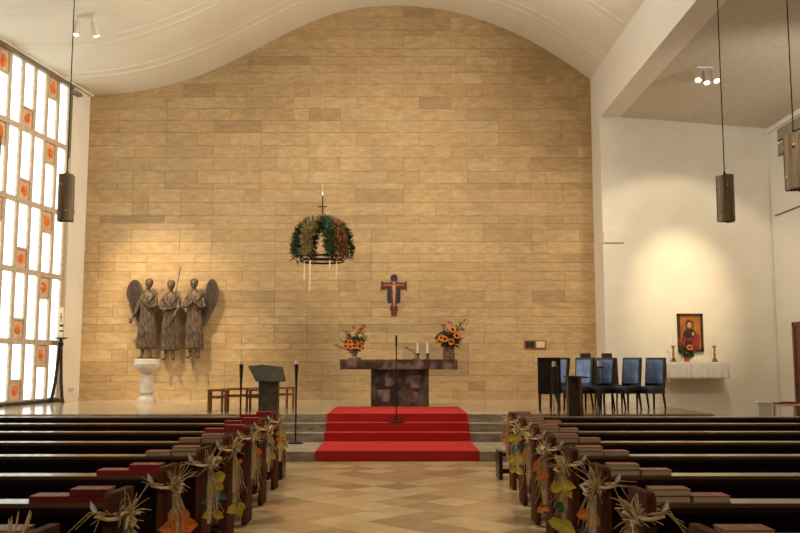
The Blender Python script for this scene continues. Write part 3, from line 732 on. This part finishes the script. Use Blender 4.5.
# ------------------------------------------------------------------ chairs
def chair(label, x, y, ang, wood=False, cp=None):
    """ang: compass of the facing direction, 0 faces the camera"""
    t = thing('upholstered_chair' if not wood else 'wooden_chair', label, 'chair', (x, y, ST), ang)
    fr_ = 'leather' if not wood else 'redwood'
    MB().box(-.21, -.22, .38, .21, .20, .455).build('seat', fr_ if wood else 'seatblue', t, bev=.015)
    MB().box(-.215, -.2, .31, .215, .205, .385).build('seat_apron', fr_, t)
    k = rot('X', R(-7), (0, .2, .42))
    b = MB().box(-.22, .165, .40, .22, .215, 1.02, k, bev=.012).build('backrest', fr_, t)
    if not wood:
        MB().box(-.185, .145, .50, .185, .17, .975, k, bev=.012).build('back_pad', 'blue', b, smooth=False)  # pad carries the painted blue reflection of the windows
    else:
        MB().box(-.11, .155, 1.02, .11, .225, 1.12, k, bev=.01).build('top_rail', fr_, b)
    for sx in (-1, 1):
        MB().tube([(sx*.185, -.18, .33), (sx*.185, -.19, 0)], [.026, .018], 8).build('leg', fr_, t)
        MB().tube([(sx*.185, .18, .33), (sx*.185, .25, 0)], [.026, .018], 8).build('leg', fr_, t)
    return t

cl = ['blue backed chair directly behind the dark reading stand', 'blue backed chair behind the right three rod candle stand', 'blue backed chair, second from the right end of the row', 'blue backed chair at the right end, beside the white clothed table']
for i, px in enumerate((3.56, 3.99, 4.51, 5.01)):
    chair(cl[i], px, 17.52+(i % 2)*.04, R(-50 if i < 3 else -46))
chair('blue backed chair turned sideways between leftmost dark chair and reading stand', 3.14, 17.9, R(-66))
chair('leftmost chair with its dark back turned to the nave', 2.95, 17.25, R(172))
chair('left brown wooden chair standing behind the blue chairs', 4.04, 18.7, R(0), True)
chair('right brown wooden chair standing behind the blue chairs', 4.50, 18.7, R(0), True)

# ------------------------------------------------------------------ credence table, icon
ct = thing('credence_table', 'long white clothed side table against the chapel wall', 'table', (6.88, CY-.26, 0))
MB().box(-.66, -.22, 1.46, .66, .22, 1.50).build('tabletop', 'brownwood', ct)
for sx in (-1, 1):
    MB().box(sx*.5-.04, .10, 1.05, sx*.5+.04, .24, 1.46).build('bracket', 'plaster', ct)
cl_ = MB(); nx = 60
def edge(i, j):
    x = -.72+1.46*i/nx
    return x
for side in (0,):
    grid = []
    rowsz = [(.235, 1.505), (-.235, 1.505), (-.242, 1.495)]+[(-.245-.004*j, 1.49-.36*j/8) for j in range(1, 9)]
    for j, (yy, zz) in enumerate(rowsz):
        g_ = []
        for i in range(nx+1):
            x = -.71+1.42*i/nx; w = max(0, j-2)/8*.018*math.sin(i*.9+math.sin(i*.31)*2)
            g_.append(cl_.bm.verts.new((x*(1+.0*j), yy-w, zz)))
        grid.append(g_)
    for j in range(len(grid)-1):
        for i in range(nx): cl_.bm.faces.new((grid[j][i], grid[j][i+1], grid[j+1][i+1], grid[j+1][i]))
    for sx, ii in ((-1, 0), (1, nx)):
        prev = [cl_.bm.verts.new((sx*.71, .235-.47*q/10, 1.505)) for q in range(11)]
        for r_ in range(1, 8):
            cur = [cl_.bm.verts.new((sx*(.712+.016*math.sin(q*1.3)*r_/8+.02*r_/8), .235-.47*q/10, 1.505-.40*r_/8)) for q in range(11)]
            for q in range(10): cl_.bm.faces.new((prev[q], prev[q+1], cur[q+1], cur[q]))
            prev = cur
o = cl_.build('tablecloth', 'cloth', loc=(6.88, CY-.26, 0), smooth=True); sd = o.modifiers.new('thick', 'SOLIDIFY'); sd.thickness = .004; sd.offset = 1
tag(o, 'white cloth hanging over the front and ends of the chapel side table', 'tablecloth')
TT = 1.51
candlestick('left brass candlestick with ivory taper on the white clothed table', 6.40, CY-.3, TT, .25, 'tall', stk='brass')
candlestick('right brass candlestick with ivory taper on the white clothed table', 7.36, CY-.3, TT, .22, 'tall', stk='brass')
def small_glass(label, x, y):
    g = thing('cruet', label, 'jar', (x, y, TT))
    MB().lathe([(.045, 0), (.05, .02), (.05, .14), (.03, .18), (.028, .21)], n=16).build('body', 'white', g, smooth=True)
    MB().lathe([(.03, .21), (.03, .235), (.01, .25)], n=12).build('lid', 'silver', g)
small_glass('pale cruet just left of the left brass candlestick', 6.27, CY-.32)
small_glass('pale cruet between the left brass candlestick and the flower pot', 6.60, CY-.32)
bq = thing('flower_pot', 'small orange flower pot with one sunflower beneath the icon', 'flowers', (6.70, CY-.34, TT))
MB().lathe([(.05, 0), (.075, .11), (.08, .12), (.06, .12)], n=18).build('pot', 'terracotta', bq, smooth=True)
rg = random.Random(9)
bouquet(bq, rg, .15, .26, .11, [(.04, .33, -.02)], .075, [(-.14, .33)], 110, [(-.16, .42), (-.15, .36), (-.17, .48), (-.1, .2), (.14, .2)])

ic = thing('icon_painting', 'framed red and gold icon of a haloed figure on chapel wall', 'painting', (6.90, CY-.002, 1.745))
W, H_ = .60, .90
MB().box(-W/2, -.04, 0, W/2, 0, H_).build('backing', 'frame', ic)
m = MB(); m.box(-W/2, -.06, 0, -W/2+.06, -.035, H_); m.box(W/2-.06, -.06, 0, W/2, -.035, H_); m.box(-W/2, -.06, 0, W/2, -.035, .06); m.box(-W/2, -.06, H_-.06, W/2, -.035, H_); m.build('picture_frame', 'frame', ic)
g = MB().box(-W/2+.06, -.046, .06, W/2-.06, -.04, H_-.06).build('painted_panel', 'gold', ic)
def disc(m, cx_, cz_, rx, rz_, y, n=28):
    m.prism([(cx_+rx*math.cos(2*math.pi*k/n), cz_+rz_*math.sin(2*math.pi*k/n)) for k in range(n)], y, y+.003)
m = MB(); disc(m, -.02, .64, .12, .12, -.049); m.build('halo', 'brass', g)
m = MB(); m.prism([(-.20, .08), (.17, .08), (.17, .32), (.12, .46), (.05, .54), (-.09, .54), (-.17, .45), (-.20, .3)], -.052, -.049); m.build('robe', 'icondark', g)
m = MB(); m.prism([(.02, .10), (.20, .10), (.21, .38), (.15, .44), (.05, .30)], -.055, -.052); m.prism([(-.21, .10), (-.14, .10), (-.12, .34), (-.17, .36)], -.055, -.052); m.prism([(-.12, .30), (.04, .34), (.08, .28), (-.08, .24)], -.055, -.052); m.build('red_drapery', 'iconred', g)
m = MB(); disc(m, -.02, .63, .05, .07, -.055); m.build('face', 'skin', g)
m = MB(); disc(m, .06, .42, .032, .04, -.058); m.build('face', 'skin', g)
m = MB(); disc(m, -.02, .66, .07, .075, -.0535); m.build('veil', 'icondark', g)

# low side table by the right wall
stb = thing('side_table', 'low pale side table with a shelf near the right door', 'table', (7.6, 17.4, 0))
MB().box(-.30, -.2, .66, .32, .2, .69).build('tabletop', 'white', stb, bev=.004)
for sx in (-1, 1):
    for sy in (-1, 1): MB().box(sx*.27-.02, sy*.17-.02, 0, sx*.27+.02, sy*.17+.02, .66).build('leg', 'silver', stb)
MB().box(-.25, -.16, .3, .25, .16, .33).build('shelf', 'white', stb)
tag(MB().box(-.14, -.09, 0, .14, .09, .045, bev=.008).build('folded_cloth', 'redthing', loc=(7.68, 17.4, .69)), 'folded red cloth lying on the low side table', 'cloth')
tag(MB().box(-.09, -.07, 0, .09, .07, .03, bev=.004).build('prayer_book', 'bookcover', loc=(7.44, 17.36, .69)), 'flat maroon booklet left of folded cloth on low side table', 'book')
bx = thing('storage_box', 'pale box standing left of the low side table', 'box', (7.13, 17.3, 0))
MB().box(-.13, -.12, 0, .13, .12, .70, bev=.01).build('body', 'white', bx)
MB().box(-.14, -.13, .70, .14, .13, .74, bev=.005).build('lid', 'white', bx)

# ------------------------------------------------------------------ pendant lamps and spots
def pendant(label, x, y, zc, top):
    t = thing('pendant_lamp', label, 'lamp', (x, y, zc), rz=R(rnd.uniform(0, 40)))
    hgt = .60
    for k in range(4):
        m = MB(); a0 = R(90*k-58); a1 = R(90*k+50); rr_ = .108 if k % 2 else .098; n = 12; rings = []
        for zz in (-hgt/2, hgt/2):
            for off in (0, .004): rings.append([m.bm.verts.new(((rr_+off)*math.cos(a0+(a1-a0)*i/n), (rr_+off)*math.sin(a0+(a1-a0)*i/n), zz+(.012 if k % 2 else 0))) for i in range(n+1)])
        for a, b in ((0, 2), (1, 3), (0, 1), (2, 3)):
            for i in range(n): m.bm.faces.new((rings[a][i], rings[a][i+1], rings[b][i+1], rings[b][i]))
        for i in (0, n): m.bm.faces.new((rings[0][i], rings[1][i], rings[3][i], rings[2][i]))
        s_ = m.build('metal_leaf', 'lampmetal', t, smooth=True)
        for aa, zz in ((a0+.5, .17), (a0+1.1, -.17)):
            MB().ell(((rr_+.005)*math.cos(aa), (rr_+.005)*math.sin(aa), zz), (.016, .016, .017), n=8).build('rivet', 'rivet', s_)
    MB().lathe([(.075, -.27), (.075, .26), (.02, .28)], n=16).build('glass_tube', 'frost', t, smooth=True)
    MB().lathe([(.10, .285), (.10, .292), (.02, .31), (.012, .36)], n=16).build('cap', 'iron', t)
    MB().tube([(0, 0, .34), (0, 0, top-zc)], .007, 6).build('cable', 'iron', t)
    return t
pendant('bronze pendant lamp hanging in front of the tall left window', -4.30, 11.2, 3.62, smz(-4.30))
pendant('nearer left pendant lamp, cut by the left picture edge', -4.37, 9.2, 3.64, smz(-4.26))
pendant('bronze pendant lamp hanging before the blank chapel wall', 4.25, 11.2, 3.62, smz(4.2))
pendant('bronze pendant lamp nearest the right edge, in front of the vent', 4.25, 9.2, 3.64, smz(4.18))

def twin_spot(label, x, y, z, aim, n=2):
    t = thing('ceiling_spotlight', label, 'spotlight', (x, y, z))
    MB().box(-.17, -.04, -.05, .17, .04, 0, bev=.01).build('mount', 'silver', t)
    for i in range(n):
        ox = (-.13+.26*i/(n-1)) if n > 1 else 0
        d = (Vector(aim[i])-Vector((x, y, z))).normalized()
        p0 = Vector((ox, 0, -.06)); p1 = p0+d*.08; p2 = p0+d*.36
        h_ = MB().tube([p1, p1+d*.02, p2], [.045, .062, .062], 14).build('spot_head', 'silver', t, smooth=True)
        MB().tube([p2, p2+d*.004], .054, 14).build('lens', 'lampglow', h_)
        MB().tube([(ox, 0, -.04), p1+d*.02], .012, 6).build('bracket', 'silver', t)
    return t
twin_spot('white twin spotlight on the vaulted ceiling above the left window', -6.25, 16.9, smz(-6.25)-.01, [(-6.9, 16.4, 3.0), (-5.0, 18.2, 2.5)])
zsp = zb-(5.9-5.4)/(XR-5.4)*(zb-zr)
twin_spot('white triple spotlight on the grey side aisle ceiling', 6.10, 16.9, zsp-.012, [(5.0, 14.0, 3.0), (5.9, 15.0, 3), (6.6, 14.2, 3.0)], 3)

# ------------------------------------------------------------------ pews
railY = [10.93, 9.79, 8.68, 7.61, 6.55, 5.46, 4.45, 3.42]
ordn = ['first', 'second', 'third', 'fourth', 'fifth', 'sixth', 'seventh', 'eighth']
def endx(side, y):
    return (1.16+(1.37-1.16)*(y-4.4)/6.5) if side > 0 else -(1.33+(1.47-1.33)*(y-4.4)/6.5)
RZ = .85
def make_pew(side, L):
    t = thing('church_pew', '', 'pew')
    s = side
    def bx(a, b, y0, y1, z0, z1): return (min(s*a, s*b), y0, z0, max(s*a, s*b), y1, z1)
    MB().box(*bx(.045, L-.045, -.03, .0, .10, .82)).build('backrest', 'pew', t)
    r = MB(); r.box(*bx(.045, L-.045, -.15, .0, RZ-.022, RZ)); r.build('book_shelf', 'pewtop', t, bev=.003)
    MB().box(*bx(.045, L-.045, -.145, -.02, RZ-.05, RZ-.0225)).build('shelf_apron', 'pew', t)
    MB().box(*bx(.045, L-.045, .0, .44, .42, .455)).build('seat', 'pew', t)
    MB().box(*bx(.045, L-.045, -.42, -.30, .14, .18)).build('kneeler', 'pew', t)
    for a in (0, L-.045):
        e = MB().prism([(-.27, 0), (.07, 0), (.07, .30), (.40, .36), (.40, .41), (.07, .43), (.07, .905), (-.25, .915), (-.27, .895)], min(s*a, s*(a+.045)), max(s*a, s*(a+.045)), 'x')
        e.build('end_panel', 'pewend', t, bev=.005)
        ka = .35 if a == 0 else L-.4
        MB().box(*bx(ka, ka+.045, -.41, -.29, .0, .142)).build('kneeler_support', 'pewend', t)
    return t
protoL = make_pew(-1, 6.4); protoR = make_pew(1, 6.0)
def book_obj(label, cat_mat, pages_out, gilt):
    t = thing('hymn_book', label, 'book')
    w, d, h = .185, .125, .032
    # spine on -y (toward nave) unless pages_out
    s_ = -1 if not pages_out else 1
    m = MB(); m.box(-w/2, -d/2, 0, w/2, d/2, .003); m.box(-w/2, -d/2, h-.003, w/2, d/2, h)
    m.box(-w/2, min(s_*d/2, s_*(d/2-.004)), 0, w/2, max(s_*d/2, s_*(d/2-.004)), h)
    m.build('cover', cat_mat, t)
    MB().box(-w/2+.004, -d/2+(.003 if pages_out else .005), .003, w/2-.004, d/2-(.005 if pages_out else .003), h-.003).build('pages', 'pages', t)
    if gilt:
        MB().box(.03, -.045, h, .038, .045, h+.0006).build('gilt_line', 'gilt', t)
    return t
bproto = {}
def place_book(label, mt, po, x, y, z, rz):
    k = (mt, po)
    if k not in bproto:
        b = bproto[k] = book_obj(label, mt, po, True)
        b.location = (x, y, z); b.rotation_euler = (0, 0, rz)
    else:
        b = copy_tree(bproto[k], None, (x, y, z), rz)
    b['label'] = label; b['group'] = 'hymn books on the pew shelves'
    return b

# ------------------------------------------------------------------ raffia decorations
def maple(m, c, r, nrm, rng, roll=0.):
    c = Vector(c); nrm = Vector(nrm).normalized(); a = nrm.cross(Vector((0, 0, 1))).normalized(); b = a.cross(nrm)
    prof_ = [1, .78, .92, .72, .98, .8, .85, .8, .7, .8, .85, .8, .98, .72, .92, .78]
    P_ = []
    for sgn in (-1, 1):
        P_.append([m.bm.verts.new(c+nrm*sgn*.003+(a*math.sin(2*math.pi*k/16+roll)+b*math.cos(2*math.pi*k/16+roll))*r*q+nrm*.15*r*(q-.5)) for k, q in enumerate(prof_)])
    cs = [m.bm.verts.new(c-nrm*.003), m.bm.verts.new(c+nrm*.006)]
    for i in (0, 1):
        for k in range(16): m.bm.faces.new((P_[i][k], P_[i][(k+1) % 16], cs[i]))
    for k in range(16): m.bm.faces.new((P_[0][k], P_[0][(k+1) % 16], P_[1][(k+1) % 16], P_[1][k]))
def deco(label, side, x, y, spec, seed):
    """x: outer face of the pew end; the bow is tied round the end panel near its top"""
    t = thing('raffia_bow', label, 'decoration', (x, y, .70))
    rg = random.Random(seed); s = -side       # s: direction of the aisle
    o = Vector((s*.022, -.10, 0))
    # band round the panel
    def loop(zz, dz, w):
        m = MB(); hw = .055; a = -.275; b = .075
        pts = [(s*.012, a*1.0, zz), (s*.014, (a+b)/2, zz-dz*.5), (s*.012, b, zz-dz), (-s*.045, b+.012, zz-dz), (-s*.062, (a+b)/2, zz-dz*.5+.02), (-s*.055, a-.012, zz+.01), (-s*.01, a-.018, zz), (s*.012, a, zz)]
        m.tube(pts, [w]*len(pts), 7, .35); return m
    m = loop(.10, .03, .026); m.bm.verts.ensure_lookup_table(); m.build('band', 'raffia', t, smooth=True)
    kn = Vector((s*.03, -.20, .08))
    # broad bow loops of ribbon-like raffia
    m = MB()
    for k in range(4):
        an = rg.uniform(.5, 1.9)*(1 if k % 2 else -1); L = rg.uniform(.07, .14)
        d = Vector((s*rg.uniform(.1, .35), math.sin(an)*.8-(.3 if k % 2 else -.3), math.cos(an)*.6)).normalized()
        e = Vector((s*.25, d.z, -d.y)).normalized()
        m.tube([kn, kn+d*L*.5+e*.03, kn+d*L, kn+d*L*.55-e*.03, kn], [.007, .018, .022, .018, .007], 6, .25)
    m.build('bow_loop', 'raffia', t, smooth=True)
    # loose strands: up fan and hanging
    m = MB()
    for k in range(46):
        a = rg.uniform(-2.0, 2.0); L = rg.uniform(.05, .15)
        d = Vector((s*rg.uniform(-.6, .9), math.sin(a), .25+.75*math.cos(a))).normalized(); q = kn.copy(); pts = [q.copy()]
        bend = Vector((rg.uniform(-1, 1), rg.uniform(-1, 1), rg.uniform(-1.2, .4)))*rg.uniform(.2, 1.)
        for st in range(5):
            q = q+d*L/4; pts.append(q.copy()); d = (d+bend*.45).normalized()
        m.tube(pts, [.0035, .0035, .003, .003, .0025, .002], 4)
    for k in range(24):
        L = rg.uniform(.12, spec.get('hang', .42)); dy = rg.uniform(-.10, .14); dx = s*rg.uniform(-.005, .07)
        m.tube([kn, kn+Vector((dx*.7+s*.01, dy*.6, -L*.4)), kn+Vector((dx+s*.01, dy, -L*.8)), kn+Vector((dx+s*rg.uniform(0, .05), dy+rg.uniform(-.04, .04), -L))], [.005, .004, .0035, .002], 5)
    for k in range(5):     # wisps curling behind the pew
        L = rg.uniform(.08, .2); sx = -s*rg.uniform(.03, .2)
        m.tube([Vector((0, -.285, .12)), Vector((sx*.5, -.30, .17-L*.3)), Vector((sx, -.31, .05+rg.uniform(-.1, .12)))], [.004, .0035, .002], 5)
    m.build('strand', 'raffiadark', t)
    # hanging broad ribbon tails
    m = MB()
    for k in range(3):
        L = rg.uniform(.25, .45); y0 = rg.uniform(-.06, .06)
        m.tube([kn+Vector((s*.01, 0, 0)), kn+Vector((s*.025, y0*.6, -L*.5)), kn+Vector((s*.02, y0, -L))], [.012, .02, .012], 6, .2)
    m.build('ribbon_tail', 'raffia', t, smooth=True)
    for (mt, yy, zz, r) in spec['leaves']:
        m = MB()
        for q in range(4):
            an = rg.uniform(-2.4, 2.4); m.leaf((s*.06, -.235+yy, zz+r*.6), (s*math.sin(an)*.7+s*.15, math.sin(an)*.6-.2, -abs(math.cos(an))*1.1+(.3 if q == 3 else 0)), (s*.5, -.8, .1), r*rg.uniform(1.15, 1.6), r*rg.uniform(.85, 1.15), rg.uniform(.05, .25))
        m.build('felt_leaf', mt, t)
    m = MB(); m.leaf((-s*.06, -.285, .12), (-s*.5, -.3, 1), (0, -1, 0), .075, .03, .3); m.build('white_petal', 'whitepetal', t)
O_, Yl, Bl, G_ = 'orangefelt', 'yellowfelt', 'bluefelt', 'greenfelt'
specL = [dict(leaves=[(Yl, .05, -.05, .07), (Yl, .08, -.2, .07), (O_, .0, -.12, .05)], txt='yellow leaves', hang=.5), dict(leaves=[(G_, .03, -.06, .07), (Yl, .05, -.2, .06)], txt='green and yellow leaves'),
         dict(leaves=[(O_, .06, -.05, .05)], txt='small orange leaf', hang=.5), dict(leaves=[(O_, .05, -.02, .04), (Yl, .03, -.4, .07)], txt='low yellow leaf', hang=.5),
         dict(leaves=[(Yl, .03, -.05, .08), (Bl, .06, -.17, .085), (Yl, .02, -.27, .07)], txt='blue and yellow leaves'), dict(leaves=[(O_, .04, -.07, .07), (O_, .02, -.18, .09), (O_, .06, -.23, .06)], txt='large orange leaves'),
         dict(leaves=[(O_, .02, -.10, .07), (O_, -.02, -.12, .05)], txt='one orange leaf'), dict(leaves=[], txt='wheat ears sticking up')]
specR = [dict(leaves=[(O_, .04, -.02, .05), (O_, .02, -.12, .05)], txt='pale orange leaves', hang=.3), dict(leaves=[(Yl, .03, -.02, .08), (Bl, .0, -.12, .06), (Yl, .03, -.24, .09), (Yl, .02, -.36, .07)], txt='long yellow leaves'),
         dict(leaves=[(O_, .05, -.10, .04)], txt='tiny orange leaf', hang=.5), dict(leaves=[(O_, .04, -.06, .08), (O_, .02, -.14, .05), (O_, .03, -.40, .05)], txt='orange leaves and long wisps', hang=.5),
         dict(leaves=[(Yl, .02, -.08, .08), (G_, .0, -.2, .05), (Yl, -.02, -.36, .08), (Yl, .04, -.34, .07)], txt='yellow leaves and a bunch below', hang=.4), dict(leaves=[(O_, .06, -.10, .07), (Bl, .02, -.19, .06), (O_, .0, -.30, .06)], txt='orange and blue leaves', hang=.55),
         dict(leaves=[(O_, .04, -.16, .08), (O_, -.03, -.2, .05)], txt='single orange heart leaf', hang=.35), None]

for side, proto, spec in ((-1, protoL, specL), (1, protoR, specR)):
    sn = 'left' if side < 0 else 'right'
    for i, y in enumerate(railY):
        ex = endx(side, y)
        p = proto if i == 0 else copy_tree(proto)
        p.location = (ex, y, 0)
        p['label'] = 'dark wooden pew %s of the aisle, %s row from the altar' % (sn, ordn[i])
        p['group'] = 'church pews in two blocks'
        bxs = ex+side*.065
        if side < 0: kinds = [('bookcover3', False), ('bookcover3', False), ('bookcover3', False), ('bookcover2', True), ('bookcover2', True), ('bookcover3' if i == 5 else 'bookcover', False), ('bookcover', False), ('bookcover2', True)][i]
        else: kinds = ('bookcover2', True)
        yb = y-.075
        for j, (dx, dz, wd) in enumerate(((.095, 0, 'lower of the stacked pair'), (.095, .0322, 'upper of the stacked pair'), (.285, 0, 'single one beside the pair'))):
            mt, po = kinds
            if i == 3 and side < 0 and j == 2: mt, po = 'bookcover2', True
            nm = 'hymn book, %s, %s pew from the altar, %s of aisle' % (wd, ordn[i], sn)
            place_book(('maroon ' if mt != 'bookcover2' else 'red ')+nm, mt, po, bxs+side*dx+rnd.uniform(-.003, .003), yb, RZ+.0005+dz, R(rnd.uniform(-.8, .8)))
        if spec[i]:
            deco('raffia bow with %s, %s pew from altar, %s of aisle' % (spec[i]['txt'], ordn[i], sn), side, ex, y, spec[i], 40+i+(10 if side > 0 else 0))
# wheat ears in the nearest left bow and low kneeling benches before the first pews
for side, lab in ((-1, 'left'), (1, 'right')):
    ex = 1.31 if side > 0 else -1.50
    t = thing('kneeling_bench', 'low dark kneeling bench in front of the %s block of pews' % lab, 'kneeler', (ex, 11.75, 0))
    s = side
    for a in (0, 5.5): MB().box(min(s*a, s*(a+.05)), -.18, 0, max(s*a, s*(a+.05)), .18, .36).build('end_panel', 'pew', t, bev=.004)
    MB().box(min(s*.05, s*5.5), -.16, .30, max(s*.05, s*5.5), .16, .34).build('kneeling_board', 'pew', t)
    MB().box(min(s*.05, s*5.5), -.02, .06, max(s*.05, s*5.5), .02, .12).build('stretcher', 'pew', t)
wh = MB(); rg = random.Random(77)
wt = thing('wheat_bunch', 'bunch of wheat ears standing up at the nearest left pew end', 'decoration', (endx(-1, 3.42)-.06, 3.16, .78))
for k in range(16):
    a = rg.uniform(-.6, .6); b_ = rg.uniform(-.3, .3); L = rg.uniform(.13, .22)
    wh.tube([(0, 0, 0), (math.sin(a)*L*.5, b_*.1, L*.5), (math.sin(a)*L, b_*.2, L)], [.002, .002, .004], 5)
    wh.tube([(math.sin(a)*L*.85, b_*.17, L*.8), (math.sin(a)*L*1.05, b_*.2, L*1.08)], [.005, .002], 6)
wh.build('ears', 'raffia', wt)

# ------------------------------------------------------------------ light
w = bpy.data.worlds.new('world'); sc.world = w; w.use_nodes = True
w.node_tree.nodes['Background'].inputs['Color'].default_value = (.75, .88, 1, 1); w.node_tree.nodes['Background'].inputs['Strength'].default_value = 1
def spot(name, loc, tgt, e, size, blend, colr, rad=.06):
    l = bpy.data.lights.new(name, 'SPOT'); l.energy = e; l.spot_size = R(size); l.spot_blend = blend; l.color = colr; l.shadow_soft_size = rad
    o = bpy.data.objects.new(name, l); col.objects.link(o); o.location = loc
    o.rotation_euler = (Vector(tgt)-Vector(loc)).to_track_quat('-Z', 'Y').to_euler(); return o
WARM = (1, .78, .50); W2 = (1, .87, .68)
spot('spot_angels', (-6.9, 18.0, 7.9), (-5.5, 21.7, 1.7), 1700, 46, .9, WARM)
spot('spot_chapel', (6.4, 17.0, 6.85), (6.72, 20.75, 3.1), 950, 34, 1, (1, .80, .50), .1)
spot('spot_chapel_wide', (6.3, 17.0, 6.85), (6.5, 20.75, 2.5), 210, 78, .35, (1, .84, .60), .1)
spot('spot_wall_centre', (0, 13.5, 9.6), (0, 21.7, 3.2), 1950, 80, 1, W2, 1.3)
spot('spot_steps', (0, 15.0, 10.2), (0, 15.1, .3), 1650, 40, 1, W2, .1)
spot('spot_aisle', (0, 10.0, 9.8), (0, 10.3, 0), 900, 36, 1, W2, .1)
spot('spot_right', (4.0, 14.5, 8.3), (2.5, 21.7, 3.0), 350, 60, 1, W2, .1)
spot('spot_window', (3.0, 13.0, 8.6), (-8.0, 19.0, 4.0), 2600, 60, 1, (1, .88, .72), .15)  # added fill without a fixture, brightens the window lattice from inside
spot('spot_pews_left', (-4, 7, 8.2), (-4, 8, .5), 900, 70, 1, W2, .1)
spot('spot_pews_right', (4, 7, 8.2), (4, 8, .5), 1000, 70, 1, W2, .1)
spot('spot_side_aisle', (7.0, 13.0, 5.9), (7.2, 20.5, 5.2), 360, 100, 1, (1, .92, .82), .3)  # added soft fill for the chapel wall, no such lamp is known
spot('spot_rear', (0, -3.0, 7.5), (0, 5.5, .8), 600, 44, 1, W2, .15)  # added fill from behind the camera for pew ends and bows
spot('uplight_beam', (4.75, 9.0, 7.5), (-2.5, 13.0, 10.5), 1100, 140, 1, (1, .92, .82), .3)  # added upward fill to brighten the vault, no cove lamp there
spot('uplight_beam_far', (4.75, 16.0, 7.5), (-2.5, 17.0, 10.5), 650, 140, 1, (1, .92, .82), .3)  # second added upward fill for the far part of the vault
spot('spot_beam_face', (-6.0, 12.0, 8.0), (4.9, 15.0, 8.3), 900, 60, 1, (1, .95, .88), .3)  # added fill standing in for window daylight on the beam

# ------------------------------------------------------------------ camera
cam = bpy.data.cameras.new('camera'); co = bpy.data.objects.new('camera', cam); col.objects.link(co)
f = 876.; th = math.atan((361-266.5)/f); ps = math.atan(2/f)
cam.sensor_width = 36; cam.lens = f/800*36; cam.clip_start = .05; cam.clip_end = 200
co.location = (0, 0, 1.53); co.rotation_euler = (math.pi/2+th, 0, -ps)
sc.camera = co
sc.view_settings.view_transform = 'Standard'; sc.view_settings.look = 'None'; sc.view_settings.gamma = 1; sc.view_settings.exposure = .24
